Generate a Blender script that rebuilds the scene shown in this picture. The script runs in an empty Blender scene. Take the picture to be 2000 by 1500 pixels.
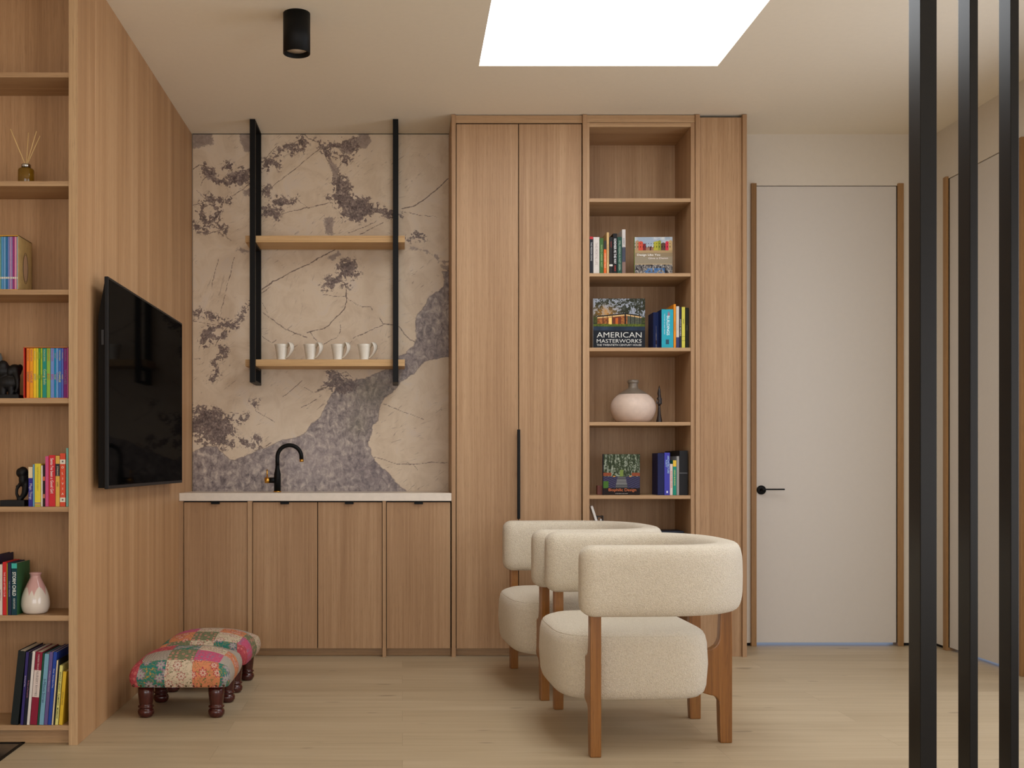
import bpy, bmesh, math, random
import numpy as np
from mathutils import Vector, Matrix
random.seed(7)
S = bpy.context.scene
C = S.collection
PI = math.pi

# ---------------------------------------------------------------- camera, world, light, exposure
F = 2200.0; PX = 786.0; PY = 905.0; H = 1.08          # focal length in px, vanishing point, eye height
cd = bpy.data.cameras.new('camera'); cam = bpy.data.objects.new('camera', cd); C.objects.link(cam)
cam.location = (0, 0, H); cam.rotation_euler = (PI/2, 0, 0)
cd.sensor_width = 36; cd.lens = 36*F/2000; cd.shift_x = (1000-PX)/2000; cd.shift_y = (PY-750)/2000
cd.clip_start = .05; cd.clip_end = 60
S.camera = cam
S.view_settings.view_transform = 'Standard'; S.view_settings.look = 'None'
S.view_settings.gamma = 1; S.view_settings.use_curve_mapping = False
S.view_settings.exposure = 0.66
W = bpy.data.worlds.new('world'); S.world = W; W.use_nodes = True
W.node_tree.nodes['Background'].inputs[0].default_value = (.45, .62, 1, 1)
W.node_tree.nodes['Background'].inputs[1].default_value = .55
SKY_STRENGTH = 3.2
def area(name, loc, rot, sx, sy, power, col, spread=PI):
    l = bpy.data.lights.new(name, 'AREA'); l.shape = 'RECTANGLE'; l.size = sx; l.size_y = sy
    l.energy = power; l.color = col; l.spread = spread
    o = bpy.data.objects.new(name, l); o.location = loc; o.rotation_euler = rot; C.objects.link(o); return o
area('daylight_rear_window', (-.2, -2.93, 1.35), (math.radians(112), 0, 0), 4.4, 2.1, 60, (1, .94, .86))
area('daylight_right_window', (3.10, 4.2, 1.35), (math.radians(86), 0, PI/2), 2.3, 2.3, 15, (1, .94, .86))
area('added_side_fill', (3.10, .2, 1.35), (math.radians(112), 0, PI/2), 3.2, 2.1, 44, (1, .94, .86))  # added fill lamp, no known window; brightens the left panel and ceiling

# ---------------------------------------------------------------- materials
def rgb(r, g, b):
    f = lambda c: (c/255/12.92) if c/255 <= .04045 else ((c/255+.055)/1.055)**2.4
    return (f(r), f(g), f(b), 1)
MC = {}
class NT:
    def __init__(s, name):
        s.m = bpy.data.materials.new(name); s.m.use_nodes = True; s.t = s.m.node_tree
        s.b = s.t.nodes['Principled BSDF']
    def n(s, typ, **kw):
        nd = s.t.nodes.new(typ)
        for k, v in kw.items():
            if k.startswith('i_'):
                k = k[2:]; k = int(k) if k.isdigit() else k.replace('_', ' ')
                nd.inputs[k].default_value = v
            else: setattr(nd, k, v)
        return nd
    def l(s, a, b): s.t.links.new(a, b)
    def math(s, op, a, b=None, clamp=False):
        nd = s.n('ShaderNodeMath', operation=op, use_clamp=clamp)
        for i, v in enumerate((a, b)):
            if v is None: continue
            if isinstance(v, (int, float)): nd.inputs[i].default_value = v
            else: s.l(v, nd.inputs[i])
        return nd.outputs[0]
    def mix(s, f, a, b, mode='MIX'):
        nd = s.n('ShaderNodeMix', data_type='RGBA', blend_type=mode)
        for i, v in ((0, f), (6, a), (7, b)):
            if isinstance(v, (int, float)): nd.inputs[i].default_value = v
            elif isinstance(v, tuple): nd.inputs[i].default_value = v
            else: s.l(v, nd.inputs[i])
        return nd.outputs[2]
    def ramp(s, f, stops, interp='LINEAR'):
        nd = s.n('ShaderNodeValToRGB'); nd.color_ramp.interpolation = interp
        e = nd.color_ramp.elements
        while len(e) < len(stops): e.new(.5)
        for q, (p, c) in zip(e, stops): q.position = p; q.color = c
        s.l(f, nd.inputs[0]); return nd.outputs[0]
    def step(s, v, a, b):
        nd = s.n('ShaderNodeMapRange', interpolation_type='SMOOTHSTEP', clamp=True)
        s.l(v, nd.inputs[0]); nd.inputs[1].default_value = a; nd.inputs[2].default_value = b; return nd.outputs[0]
    def coord(s, scale=(1, 1, 1), kind='Object', loc=(0, 0, 0), rot=(0, 0, 0)):
        tc = s.n('ShaderNodeTexCoord'); mp = s.n('ShaderNodeMapping')
        s.l(tc.outputs[kind], mp.inputs[0]); mp.inputs['Scale'].default_value = scale
        mp.inputs['Location'].default_value = loc; mp.inputs['Rotation'].default_value = rot
        return mp.outputs[0]
    def noise(s, vec, scale, detail=3, rough=.5, out=0, dist=0):
        nd = s.n('ShaderNodeTexNoise'); s.l(vec, nd.inputs['Vector'])
        nd.inputs['Scale'].default_value = scale; nd.inputs['Detail'].default_value = detail
        nd.inputs['Roughness'].default_value = rough; nd.inputs['Distortion'].default_value = dist
        return nd.outputs[out]
    def bump(s, h, strength, dist=.001):
        nd = s.n('ShaderNodeBump'); nd.inputs['Strength'].default_value = strength
        nd.inputs['Distance'].default_value = dist; s.l(h, nd.inputs['Height']); s.l(nd.outputs[0], s.b.inputs['Normal'])

def plain(name, c, rough=.6, metal=0, spec=.5, coat=0, var=0.04):
    key = (name, c, rough, metal)
    if key in MC: return MC[key]
    t = NT(name); b = t.b
    b.inputs['Roughness'].default_value = rough; b.inputs['Metallic'].default_value = metal
    b.inputs['Specular IOR Level'].default_value = spec; b.inputs['Coat Weight'].default_value = coat
    n = t.noise(t.coord(), 35, 3)
    lo = tuple(min(1, x*(1-var)) for x in c[:3])+(1,); hi = tuple(min(1, x*(1+var)) for x in c[:3])+(1,)
    t.l(t.ramp(n, [(.3, lo), (.7, hi)]), b.inputs['Base Color'])
    MC[key] = t.m; return t.m

def wood(name, dark, mid, light, axis='z', rough=.5, scale=1.0, band=.5, seed=0, spec=.35):
    t = NT(name)
    g = {'x': (1, 0), 'y': (1, 0), 'z': (1, 0)}
    def sc(across, along):
        return tuple((along if a == axis else across)*scale for a in 'xyz')
    base = t.noise(t.coord(sc(9, .35), loc=(seed, seed*1.7, seed*.3)), 1, 2, .5)
    fine = t.noise(t.coord(sc(95, 1.6), loc=(seed*3, seed, seed)), 1, 4, .62)
    pore = t.noise(t.coord(sc(420, 14)), 1, 2, .6)
    v = t.math('ADD', t.math('MULTIPLY', base, band), t.math('MULTIPLY', fine, 1-band))
    col = t.ramp(v, [(.30, dark), (.50, mid), (.70, light)])
    pm = t.math('MULTIPLY', t.step(pore, .52, .75), .42)
    col = t.mix(pm, col, tuple(x*.62 for x in dark[:3])+(1,))
    t.l(col, t.b.inputs['Base Color']); t.b.inputs['Roughness'].default_value = rough
    t.b.inputs['Specular IOR Level'].default_value = spec
    t.bump(pore, .12, .0006)
    return t.m
OD, OM, OL = rgb(148, 112, 78), rgb(171, 135, 99), rgb(190, 156, 119)
oak_v = wood('oak_veneer_upright', OD, OM, OL, 'z')
oak_v2 = wood('oak_veneer_upright_second', OD, OM, OL, 'z', seed=5.3)
oak_x = wood('oak_veneer_lengthwise', rgb(156, 120, 84), rgb(178, 143, 105), rgb(196, 163, 124), 'x')
oak_y = wood('oak_veneer_crosswise', OD, OM, OL, 'y')
oak_side = wood('oak_panel_side', rgb(158, 118, 80), rgb(184, 143, 102), rgb(201, 162, 121), 'z', band=.62, seed=2.2)
shelf_oak = wood('light_oak_shelf', rgb(186, 146, 97), rgb(206, 167, 116), rgb(219, 183, 134), 'x', band=.3, seed=1)
jamb_oak = wood('honey_oak_jamb', rgb(130, 94, 54), rgb(155, 116, 72), rgb(172, 132, 88), 'z', band=.6, seed=4, rough=.45)
leg_wood = wood('walnut_stained_leg', rgb(96, 58, 17), rgb(138, 88, 36), rgb(162, 111, 54), 'z', band=.5, seed=9, rough=.32, spec=.5)
mahogany = wood('dark_mahogany', rgb(40, 14, 12), rgb(66, 24, 20), rgb(84, 34, 28), 'z', band=.5, rough=.18, spec=.6)
paint = plain('warm_white_paint', rgb(216, 206, 190), .85, var=.01)
ceil_m = plain('ceiling_paint', rgb(240, 230, 210), .9, var=.01)
door_m = plain('white_door_lacquer', rgb(208, 200, 189), .55, var=.008)
black_m = plain('matte_black_metal', rgb(13, 13, 13), .5, .0, .18)
post_m = plain('dark_steel', rgb(30, 29, 28), .34, .0, .16)
dark_gap = plain('black_recess', rgb(12, 12, 12), .8)
brass = plain('brushed_brass', rgb(214, 160, 70), .28, 1.0)
counter_m = plain('pale_quartz', rgb(226, 214, 198), .35)
porcelain = plain('ivory_porcelain', rgb(232, 226, 212), .18, 0, .5, .3)
paper = plain('book_paper', rgb(222, 212, 192), .8)

def floor_mat():
    t = NT('oak_plank_floor')
    vec = t.coord()
    br = t.n('ShaderNodeTexBrick', offset=.37, offset_frequency=2, squash=1)
    t.l(vec, br.inputs['Vector'])
    br.inputs['Color1'].default_value = (0, 0, 0, 1); br.inputs['Color2'].default_value = (1, 1, 1, 1)
    br.inputs['Mortar'].default_value = (.5, .5, .5, 1)
    br.inputs['Scale'].default_value = 1; br.inputs['Mortar Size'].default_value = .0012
    br.inputs['Mortar Smooth'].default_value = .3
    br.inputs['Brick Width'].default_value = 1.9; br.inputs['Row Height'].default_value = .205
    # per-plank offset of the grain
    off = t.n('ShaderNodeVectorMath', operation='MULTIPLY_ADD')
    t.l(br.outputs['Color'], off.inputs[0]); off.inputs[1].default_value = (7, 5, 3); t.l(vec, off.inputs[2])
    mp = t.n('ShaderNodeMapping'); mp.inputs['Scale'].default_value = (1.3, 26, 1); t.l(off.outputs[0], mp.inputs[0])
    g1 = t.noise(mp.outputs[0], 1, 5, .6, dist=.6)
    mp2 = t.n('ShaderNodeMapping'); mp2.inputs['Scale'].default_value = (.7, 3, 1); t.l(off.outputs[0], mp2.inputs[0])
    g2 = t.noise(mp2.outputs[0], 1, 2)
    v = t.math('ADD', t.math('MULTIPLY', g1, .5), t.math('MULTIPLY', g2, .5))
    col = t.ramp(v, [(.28, rgb(162, 143, 114)), (.5, rgb(182, 163, 133)), (.72, rgb(195, 177, 148))])
    tone = t.ramp(br.outputs['Color'], [(0, (.96, .955, .945, 1)), (1, (1.0, 1.0, 1.0, 1))])
    col = t.mix(1.0, col, tone, 'MULTIPLY')
    kn = t.noise(t.coord((3, 9, 1)), 1.6, 1)
    col = t.mix(t.math('MULTIPLY', t.step(kn, .72, .78), .5), col, rgb(120, 104, 84))
    col = t.mix(t.math('MULTIPLY', br.outputs['Fac'], .32), col, rgb(108, 86, 60))
    t.l(col, t.b.inputs['Base Color']); t.b.inputs['Roughness'].default_value = .42
    t.b.inputs['Specular IOR Level'].default_value = .4
    t.bump(t.math('SUBTRACT', t.math('MULTIPLY', g1, .3), br.outputs['Fac']), .2, .001)
    return t.m
floor_m = floor_mat()

def boucle_mat():
    t = NT('cream_boucle')
    v = t.coord((1, 1, 1))
    vo = t.n('ShaderNodeTexVoronoi', feature='F1'); t.l(v, vo.inputs['Vector']); vo.inputs['Scale'].default_value = 270
    n = t.noise(v, 210, 4, .65, dist=.6)
    h = t.math('ADD', t.math('MULTIPLY', vo.outputs['Distance'], -1.0), t.math('MULTIPLY', n, 1.2))
    col = t.ramp(n, [(.3, rgb(204, 191, 168)), (.6, rgb(229, 218, 198))])
    t.l(col, t.b.inputs['Base Color']); t.b.inputs['Roughness'].default_value = .95
    t.b.inputs['Sheen Weight'].default_value = .25; t.b.inputs['Specular IOR Level'].default_value = .15
    t.bump(h, .75, .0035)
    return t.m
boucle = boucle_mat()

# ---------------------------------------------------------------- builders
def new_bm(): return bmesh.new()
def box(bm, x0, x1, y0, y1, z0, z1, bev=0, mi=0, seg=2):
    r = bmesh.ops.create_cube(bm, size=1)
    vs = r['verts']
    for v in vs:
        v.co = Vector(((x0+x1)/2+v.co.x*(x1-x0), (y0+y1)/2+v.co.y*(y1-y0), (z0+z1)/2+v.co.z*(z1-z0)))
    fs = {f for v in vs for f in v.link_faces}
    for f in fs: f.material_index = mi
    if bev:
        es = list({e for v in vs for e in v.link_edges})
        q = bmesh.ops.bevel(bm, geom=es, offset=bev, segments=seg, affect='EDGES', profile=.6)
        for f in q['faces']: f.material_index = mi
    return bm
def B(*a, **k): return box(new_bm(), *a, **k)
def lathe(bm, prof, n=40, cx=0, cy=0, mi=0, mis=None):
    rings = []
    for r, z in prof:
        rings.append([bm.verts.new((cx+r*math.cos(2*PI*i/n), cy+r*math.sin(2*PI*i/n), z)) for i in range(n)] if r > 1e-6
                     else [bm.verts.new((cx, cy, z))])
    for k in range(len(rings)-1):
        a, b = rings[k], rings[k+1]
        for i in range(n):
            j = (i+1) % n
            if len(a) == 1 and len(b) == 1: continue
            if len(a) == 1: f = bm.faces.new((a[0], b[j], b[i]))
            elif len(b) == 1: f = bm.faces.new((a[i], a[j], b[0]))
            else: f = bm.faces.new((a[i], a[j], b[j], b[i]))
            f.smooth = True; f.material_index = mis[k] if mis else mi
    return bm
def tube(bm, pts, r, n=14, cap=True, mi=0):
    pts = [Vector(p) for p in pts]; rs = r if isinstance(r, (list, tuple)) else [r]*len(pts)
    rings = []; up = None
    for i, p in enumerate(pts):
        d = (pts[min(i+1, len(pts)-1)]-pts[max(i-1, 0)]).normalized()
        if up is None: up = d.orthogonal().normalized()
        up = (up-d*up.dot(d)).normalized(); s = d.cross(up)
        rings.append([bm.verts.new(p+(up*math.cos(2*PI*k/n)+s*math.sin(2*PI*k/n))*rs[i]) for k in range(n)])
    for a, b in zip(rings, rings[1:]):
        for k in range(n):
            f = bm.faces.new((a[k], a[(k+1) % n], b[(k+1) % n], b[k])); f.smooth = True; f.material_index = mi
    if cap:
        for rg in (rings[0][::-1], rings[-1]):
            f = bm.faces.new(rg); f.material_index = mi
    return bm
def prism(bm, pts, y0, y1, axes='xz', bev=0):
    """outline in a plane extruded along the third axis"""
    def P(u, v, w):
        return {'xz': (u, w, v), 'yz': (w, u, v), 'xy': (u, v, w)}[axes]
    a = [bm.verts.new(P(u, v, y0)) for u, v in pts]; b = [bm.verts.new(P(u, v, y1)) for u, v in pts]
    bm.faces.new(a); bm.faces.new(b[::-1])
    n = len(pts)
    for i in range(n): bm.faces.new((a[i], b[i], b[(i+1) % n], a[(i+1) % n]))
    bmesh.ops.recalc_face_normals(bm, faces=bm.faces)
    if bev:
        es = [e for e in bm.edges if e.calc_face_angle(0) > .5]
        bmesh.ops.bevel(bm, geom=es, offset=bev, segments=2, affect='EDGES', profile=.6)
    return bm
def finish(o, bm, mats, smooth=False):
    bmesh.ops.recalc_face_normals(bm, faces=bm.faces)
    me = bpy.data.meshes.new(o); bm.to_mesh(me); bm.free()
    for m in (mats if isinstance(mats, (list, tuple)) else [mats]): me.materials.append(m)
    if smooth: me.polygons.foreach_set('use_smooth', [True]*len(me.polygons))
    return me
def thing(name, label, cat, loc=(0, 0, 0), rotz=0, group=None, rot=None):
    o = bpy.data.objects.new(name, None); C.objects.link(o)
    o.empty_display_size = .05
    o.location = loc; o.rotation_euler = rot if rot else (0, 0, rotz); o['label'] = label; o['category'] = cat
    if group: o['group'] = group
    return o
def part(name, bm, mat, parent=None, w=False, smooth=False, label=None, loc=None):
    """one mesh object; w=True: the mesh was drawn in world coordinates"""
    if w and parent is not None:
        root = parent; off = Vector(parent.location)
        while root.parent: root = root.parent; off = off+Vector(root.location)
        bmesh.ops.translate(bm, verts=bm.verts, vec=-off)
    me = finish(name, bm, mat, smooth)
    o = bpy.data.objects.new(name, me); C.objects.link(o)
    if parent is not None: o.parent = parent
    if loc: o.location = loc
    if label: o['label'] = label
    return o
def tag(o, label, cat, group=None):
    o['label'] = label; o['category'] = cat
    if group: o['group'] = group
    return o
def struct(name, bm, mat, parent=None, smooth=False, label=None):
    o = part(name, bm, mat, parent, smooth=smooth); o['kind'] = 'structure'
    if label: o['label'] = label
    return o
def copy_tree(o, parent=None):
    c = o.copy(); C.objects.link(c)
    if parent: c.parent = parent
    for ch in list(o.children): copy_tree(ch, c)
    return c

def text_mesh(s, mat, name, parent, size, place, maxlen=None, bold=0.0, sx=1.0, mono=False):
    """place(u,v)->(x,y,z) ; u runs along the text (centred), v across (centred)"""
    cu = bpy.data.curves.new('t', 'FONT'); cu.body = s; cu.size = 1; cu.resolution_u = 4; cu.offset = bold
    cu.align_x = 'LEFT'
    ob = bpy.data.objects.new('t', cu)
    C.objects.link(ob)
    dg = bpy.context.evaluated_depsgraph_get(); dg.update()
    me = bpy.data.meshes.new_from_object(ob.evaluated_get(dg))
    bpy.data.objects.remove(ob); bpy.data.curves.remove(cu)
    co = np.empty(len(me.vertices)*3); me.vertices.foreach_get('co', co); co = co.reshape(-1, 3)
    if len(co) == 0: return None
    u0, u1 = co[:, 0].min(), co[:, 0].max(); v0, v1 = co[:, 1].min(), co[:, 1].max()
    k = size/.72; ku = k*sx
    if maxlen and (u1-u0)*ku > maxlen: ku = maxlen/(u1-u0)
    u = (co[:, 0]-(u0+u1)/2)*ku; v = (co[:, 1]-(v0+v1)/2)*k
    out = np.array([place(a, b) for a, b in zip(u, v)]).ravel()
    me.vertices.foreach_set('co', out); me.materials.clear(); me.materials.append(mat); me.name = name
    o = bpy.data.objects.new(name, me); C.objects.link(o); o.parent = parent
    return o
def ink(c): return plain('ink_%d_%d_%d' % c, rgb(*c), .6)
def cloth(c): return plain('cover_%d_%d_%d' % c, rgb(*c), .5, spec=.22)

# numpy value noise for printed pictures and stone
_rs = np.random.RandomState(3)
def vnoise(x, y, cell, seed=0):
    r = np.random.RandomState(seed); g = r.rand(97, 97)
    x = np.asarray(x)/cell; y = np.asarray(y)/cell
    xi = np.floor(x).astype(int); yi = np.floor(y).astype(int); fx = x-xi; fy = y-yi
    fx = fx*fx*(3-2*fx); fy = fy*fy*(3-2*fy)
    G = lambda a, b: g[a % 97, b % 97]
    return (G(xi, yi)*(1-fx)+G(xi+1, yi)*fx)*(1-fy)+(G(xi, yi+1)*(1-fx)+G(xi+1, yi+1)*fx)*fy
def fbm(x, y, cell, seed=0, n=4):
    s = 0; a = 1; t = 0
    for i in range(n): s = s+a*vnoise(x, y, cell/2**i, seed+i); t += a; a *= .55
    return s/t
def grid_mesh(name, nx, nz, place, attrs, mat, parent=None):
    """grid with per-point attributes; place(i/nx, j/nz) arrays -> xyz"""
    U, V = np.meshgrid(np.linspace(0, 1, nx+1), np.linspace(0, 1, nz+1))
    co = place(U.ravel(), V.ravel())
    idx = np.arange((nx+1)*(nz+1)).reshape(nz+1, nx+1)
    q = np.stack([idx[:-1, :-1], idx[:-1, 1:], idx[1:, 1:], idx[1:, :-1]], -1).reshape(-1, 4)
    me = bpy.data.meshes.new(name)
    me.vertices.add(len(co)); me.vertices.foreach_set('co', co.ravel())
    me.loops.add(q.size); me.loops.foreach_set('vertex_index', q.ravel())
    me.polygons.add(len(q)); me.polygons.foreach_set('loop_start', np.arange(0, q.size, 4))
    me.update(calc_edges=True)
    for k, (typ, arr) in attrs.items():
        at = me.attributes.new(k, typ, 'POINT')
        at.data.foreach_set('color' if 'COLOR' in typ else 'value', np.ascontiguousarray(arr, dtype=np.float32).ravel())
    me.materials.append(mat)
    o = bpy.data.objects.new(name, me); C.objects.link(o)
    if parent: o.parent = parent
    return o
def print_mat():
    t = NT('printed_picture')
    a = t.n('ShaderNodeAttribute', attribute_name='print'); t.l(a.outputs['Color'], t.b.inputs['Base Color'])
    t.b.inputs['Roughness'].default_value = .5; t.b.inputs['Specular IOR Level'].default_value = .15
    return t.m
print_m = print_mat()
def picture(parent, x0, x1, z0, z1, y, nx, nz, fn, name='cover_picture'):
    def place(U, V): return np.stack([x0+(x1-x0)*U, np.full_like(U, y), z0+(z1-z0)*V], -1)
    U, V = np.meshgrid(np.linspace(0, 1, nx+1), np.linspace(0, 1, nz+1))
    col = fn(U.ravel(), V.ravel())           # sRGB 0..255, Nx3
    c = np.clip(col/255., 0, 1); lin = np.where(c <= .04045, c/12.92, ((c+.055)/1.055)**2.4)
    rgba = np.concatenate([lin, np.ones((len(lin), 1))], 1)
    return grid_mesh(name, nx, nz, place, {'print': ('FLOAT_COLOR', rgba)}, print_m, parent)

# depth planes
DB = 6.667     # back wall
DF = 6.29      # cabinet fronts
DL = 4.32      # front of the left bookcase
XL = -1.245    # left panelled wall
XR = 3.15      # right wall
ZC = 3.028     # ceiling
def X(px, D): return (px-PX)*D/F
def Z(py, D): return H-(py-PY)*D/F

# ---------------------------------------------------------------- room shell
struct('floor', B(-3.2, 3.35, -3, 7.9, -.05, 0), floor_m)
SX0, SX1, SY0, SY1 = .375, 1.545, 3.1, 5.523
bm = new_bm()
for a in ((-3.2, SX0, -3, DB+.12), (SX1, XR+.12, -3, DB+.12), (SX0, SX1, -3, SY0), (SX0, SX1, SY1, DB+.12)):
    box(bm, a[0], a[1], a[2], a[3], ZC, ZC+.12)
struct('ceiling', bm, ceil_m)
# skylight: recessed opal pane that gives the daylight
sk = NT('skylight_daylight'); em = sk.n('ShaderNodeEmission'); em.inputs[0].default_value = (.94, .97, 1, 1); em.inputs[1].default_value = SKY_STRENGTH
sk.l(em.outputs[0], sk.t.nodes['Material Output'].inputs[0])
bm = B(SX0-.01, SX1+.01, SY0-.01, SY1+.01, ZC+.03, ZC+.05)
wn = struct('window_1', bm, sk.m, label='bright frosted skylight pane set in the ceiling')
# back wall, with openings for the flush door; marble slab sits on its face
d1x0, d1x1, dz = 2.092, 2.928, 2.72
bm = new_bm()
box(bm, XL-.12, d1x0, DB, DB+.12, .018, ZC)
box(bm, d1x1, XR+.12, DB, DB+.12, .018, ZC)
box(bm, d1x0, d1x1, DB, DB+.12, dz+.004, ZC)
struct('wall_back', bm, paint)
bm = new_bm()
box(bm, XL-.12, d1x0-.03, DB+.012, DB+.12, 0, .018); box(bm, d1x1+.03, XR+.12, DB+.012, DB+.12, 0, .018)
struct('baseboard_back', bm, dark_gap)
d2y0, d2y1 = 5.74, 6.497
bm = new_bm()
box(bm, XR, XR+.12, -3, -1.5, .018, ZC); box(bm, XR, XR+.12, -1.5, 1.9, .018, .3); box(bm, XR, XR+.12, -1.5, 1.9, 2.4, ZC); box(bm, XR, XR+.12, 1.9, 3.0, .018, ZC); box(bm, XR, XR+.12, 5.4, d2y0, .018, ZC); box(bm, XR, XR+.12, 3.0, 5.4, .018, .15); box(bm, XR, XR+.12, 3.0, 5.4, 2.55, ZC); box(bm, XR, XR+.12, d2y1, DB, .018, ZC); box(bm, XR, XR+.12, d2y0, d2y1, 2.724, ZC)  # the opening nearest the camera is made up for the side fill
struct('wall_right', bm, paint)
bm = new_bm()
box(bm, XR+.012, XR+.12, -3, d2y0-.03, 0, .018); box(bm, XR+.012, XR+.12, d2y1+.03, DB, 0, .018)
struct('baseboard_right', bm, dark_gap)
# left panelled wall: three oak veneer sheets with fine seams
bm = new_bm()
ys = [DL+.245, 5.06, 5.52, 6.06, DB]
for a, b in zip(ys, ys[1:]): box(bm, XL-.12, XL, a+.0008, b-.0008, 0, ZC, bev=.0012, seg=1)
struct('wall_left', bm, oak_side, label='oak veneer panelled wall with fine upright seams behind the television')
struct('wall_left_far', B(-3.32, -3.2, -3, DL+.3, 0, ZC), paint)
struct('wall_recess', B(-3.2, XL-.12, DL+.27, DL+.35, 0, ZC), paint)
# rear wall with a wide window (behind the camera, never in view)
bm = new_bm()
box(bm, -3.2, -2.5, -3.12, -3, 0, ZC); box(bm, 2.2, XR+.12, -3.12, -3, 0, ZC)
box(bm, -2.5, 2.2, -3.12, -3, 2.55, ZC); box(bm, -2.5, 2.2, -3.12, -3, 0, .35)
struct('wall_rear', bm, paint)
bm = new_bm()
for xx in (-2.5, -.95, .6, 2.15): box(bm, xx, xx+.05, -3.1, -3.04, .35, 2.55)
struct('window_2', bm, black_m)
bm = new_bm()
for yy in (3.0, 4.18, 5.35): box(bm, XR+.04, XR+.10, yy, yy+.05, .15, 2.55)
for yy in (-1.5, .2, 1.85): box(bm, XR+.04, XR+.10, yy, yy+.05, .3, 2.4)  # made-up unseen window frame around the added side fill
struct('window_3', bm, black_m)

# doors
def jamb(bm, *a): return box(bm, *a, bev=.002)
d1 = bpy.data.objects.new('door_1', None); C.objects.link(d1); d1.location = ((d1x0+d1x1)/2, DB, 0)
d1['kind'] = 'structure'; d1['label'] = 'tall flush white door with oak side jambs and black lever on the back wall'
part('door_leaf', B(d1x0+.003, d1x1-.003, DB+.004, DB+.05, .019, dz, bev=.0015), door_m, d1, w=True)
part('jamb', jamb(new_bm(), X(1466, DB), d1x0, DB-.016, DB+.06, 0, 2.735), jamb_oak, d1, w=True, label='left oak jamb')
part('jamb', jamb(new_bm(), d1x1, X(1763, DB), DB-.016, DB+.06, 0, 2.735), jamb_oak, d1, w=True, label='right oak jamb')
hb = new_bm()
hx, hz = X(1487, DB), Z(957, DB)
lathe(hb, [(0, -.0), (.027, 0), (.027, .008), (.025, .010), (0, .010)], 32)
lathe(hb, [(0, .01), (.010, .01), (.010, .052), (0, .052)], 20)
bmesh.ops.rotate(hb, verts=hb.verts, cent=(0, 0, 0), matrix=Matrix.Rotation(PI/2, 3, 'X'))
bmesh.ops.translate(hb, verts=hb.verts, vec=(hx, DB+.004, hz))
box(hb, hx-.008, X(1533, DB-.05), DB-.052, DB-.040, hz-.000, hz+.009, bev=.002)
part('door_handle', hb, black_m, d1, w=True, label='black round rose and straight lever')
d2 = bpy.data.objects.new('door_2', None); C.objects.link(d2); d2.location = (XR, (d2y0+d2y1)/2, 0)
d2['kind'] = 'structure'; d2['label'] = 'flush white door with oak jambs on the right wall behind the dark posts'
part('door_leaf', B(XR+.004, XR+.05, d2y0+.003, d2y1-.003, .019, 2.72, bev=.0015), door_m, d2, w=True)
part('jamb', jamb(new_bm(), XR-.016, XR+.06, d2y1, d2y1+.036, 0, 2.735), jamb_oak, d2, w=True, label='far oak jamb')
part('jamb', jamb(new_bm(), XR-.016, XR+.06, d2y0-.036, d2y0, 0, 2.735), jamb_oak, d2, w=True, label='near oak jamb')

# ---------------------------------------------------------------- marble slab
def seg_dist(px, py, ax, ay, bx, by):
    dx, dy = bx-ax, by-ay; L = dx*dx+dy*dy+1e-9
    t = np.clip(((px-ax)*dx+(py-ay)*dy)/L, 0, 1)
    return np.hypot(px-ax-t*dx, py-ay-t*dy), t
def poly_sdf(px, py, pts):
    """positive inside"""
    d = np.full(px.shape, 1e9); ins = np.zeros(px.shape, bool); n = len(pts)
    for i in range(n):
        ax, ay = pts[i]; bx, by = pts[(i+1) % n]
        d = np.minimum(d, seg_dist(px, py, ax, ay, bx, by)[0])
        c = ((ay > py) != (by > py)) & (px < (bx-ax)*(py-ay)/((by-ay) if by != ay else 1e-9)+ax)
        ins ^= c
    return np.where(ins, d, -d)
def PL(s): return [tuple(float(v) for v in p.split(',')) for p in s.split()]
GREY = PL('370,975 370,886 401,871 422,872 436,886 448,898 463,898 481,890 502,879 529,872 554,859 578,855 597,846 607,829 626,817 630,805 639,789 648,770 658,757 696,742 712,739 733,730 752,723 765,706 776,696 793,689 809,673 814,656 812,632 814,620 824,604 837,583 850,573 866,561 870,547 863,531 885,528 885,697 863,699 838,703 824,711 811,727 790,741 779,749 772,760 748,781 741,796 738,822 727,833 724,848 719,872 726,891 738,907 759,924 776,945 800,965 800,975')
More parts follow.
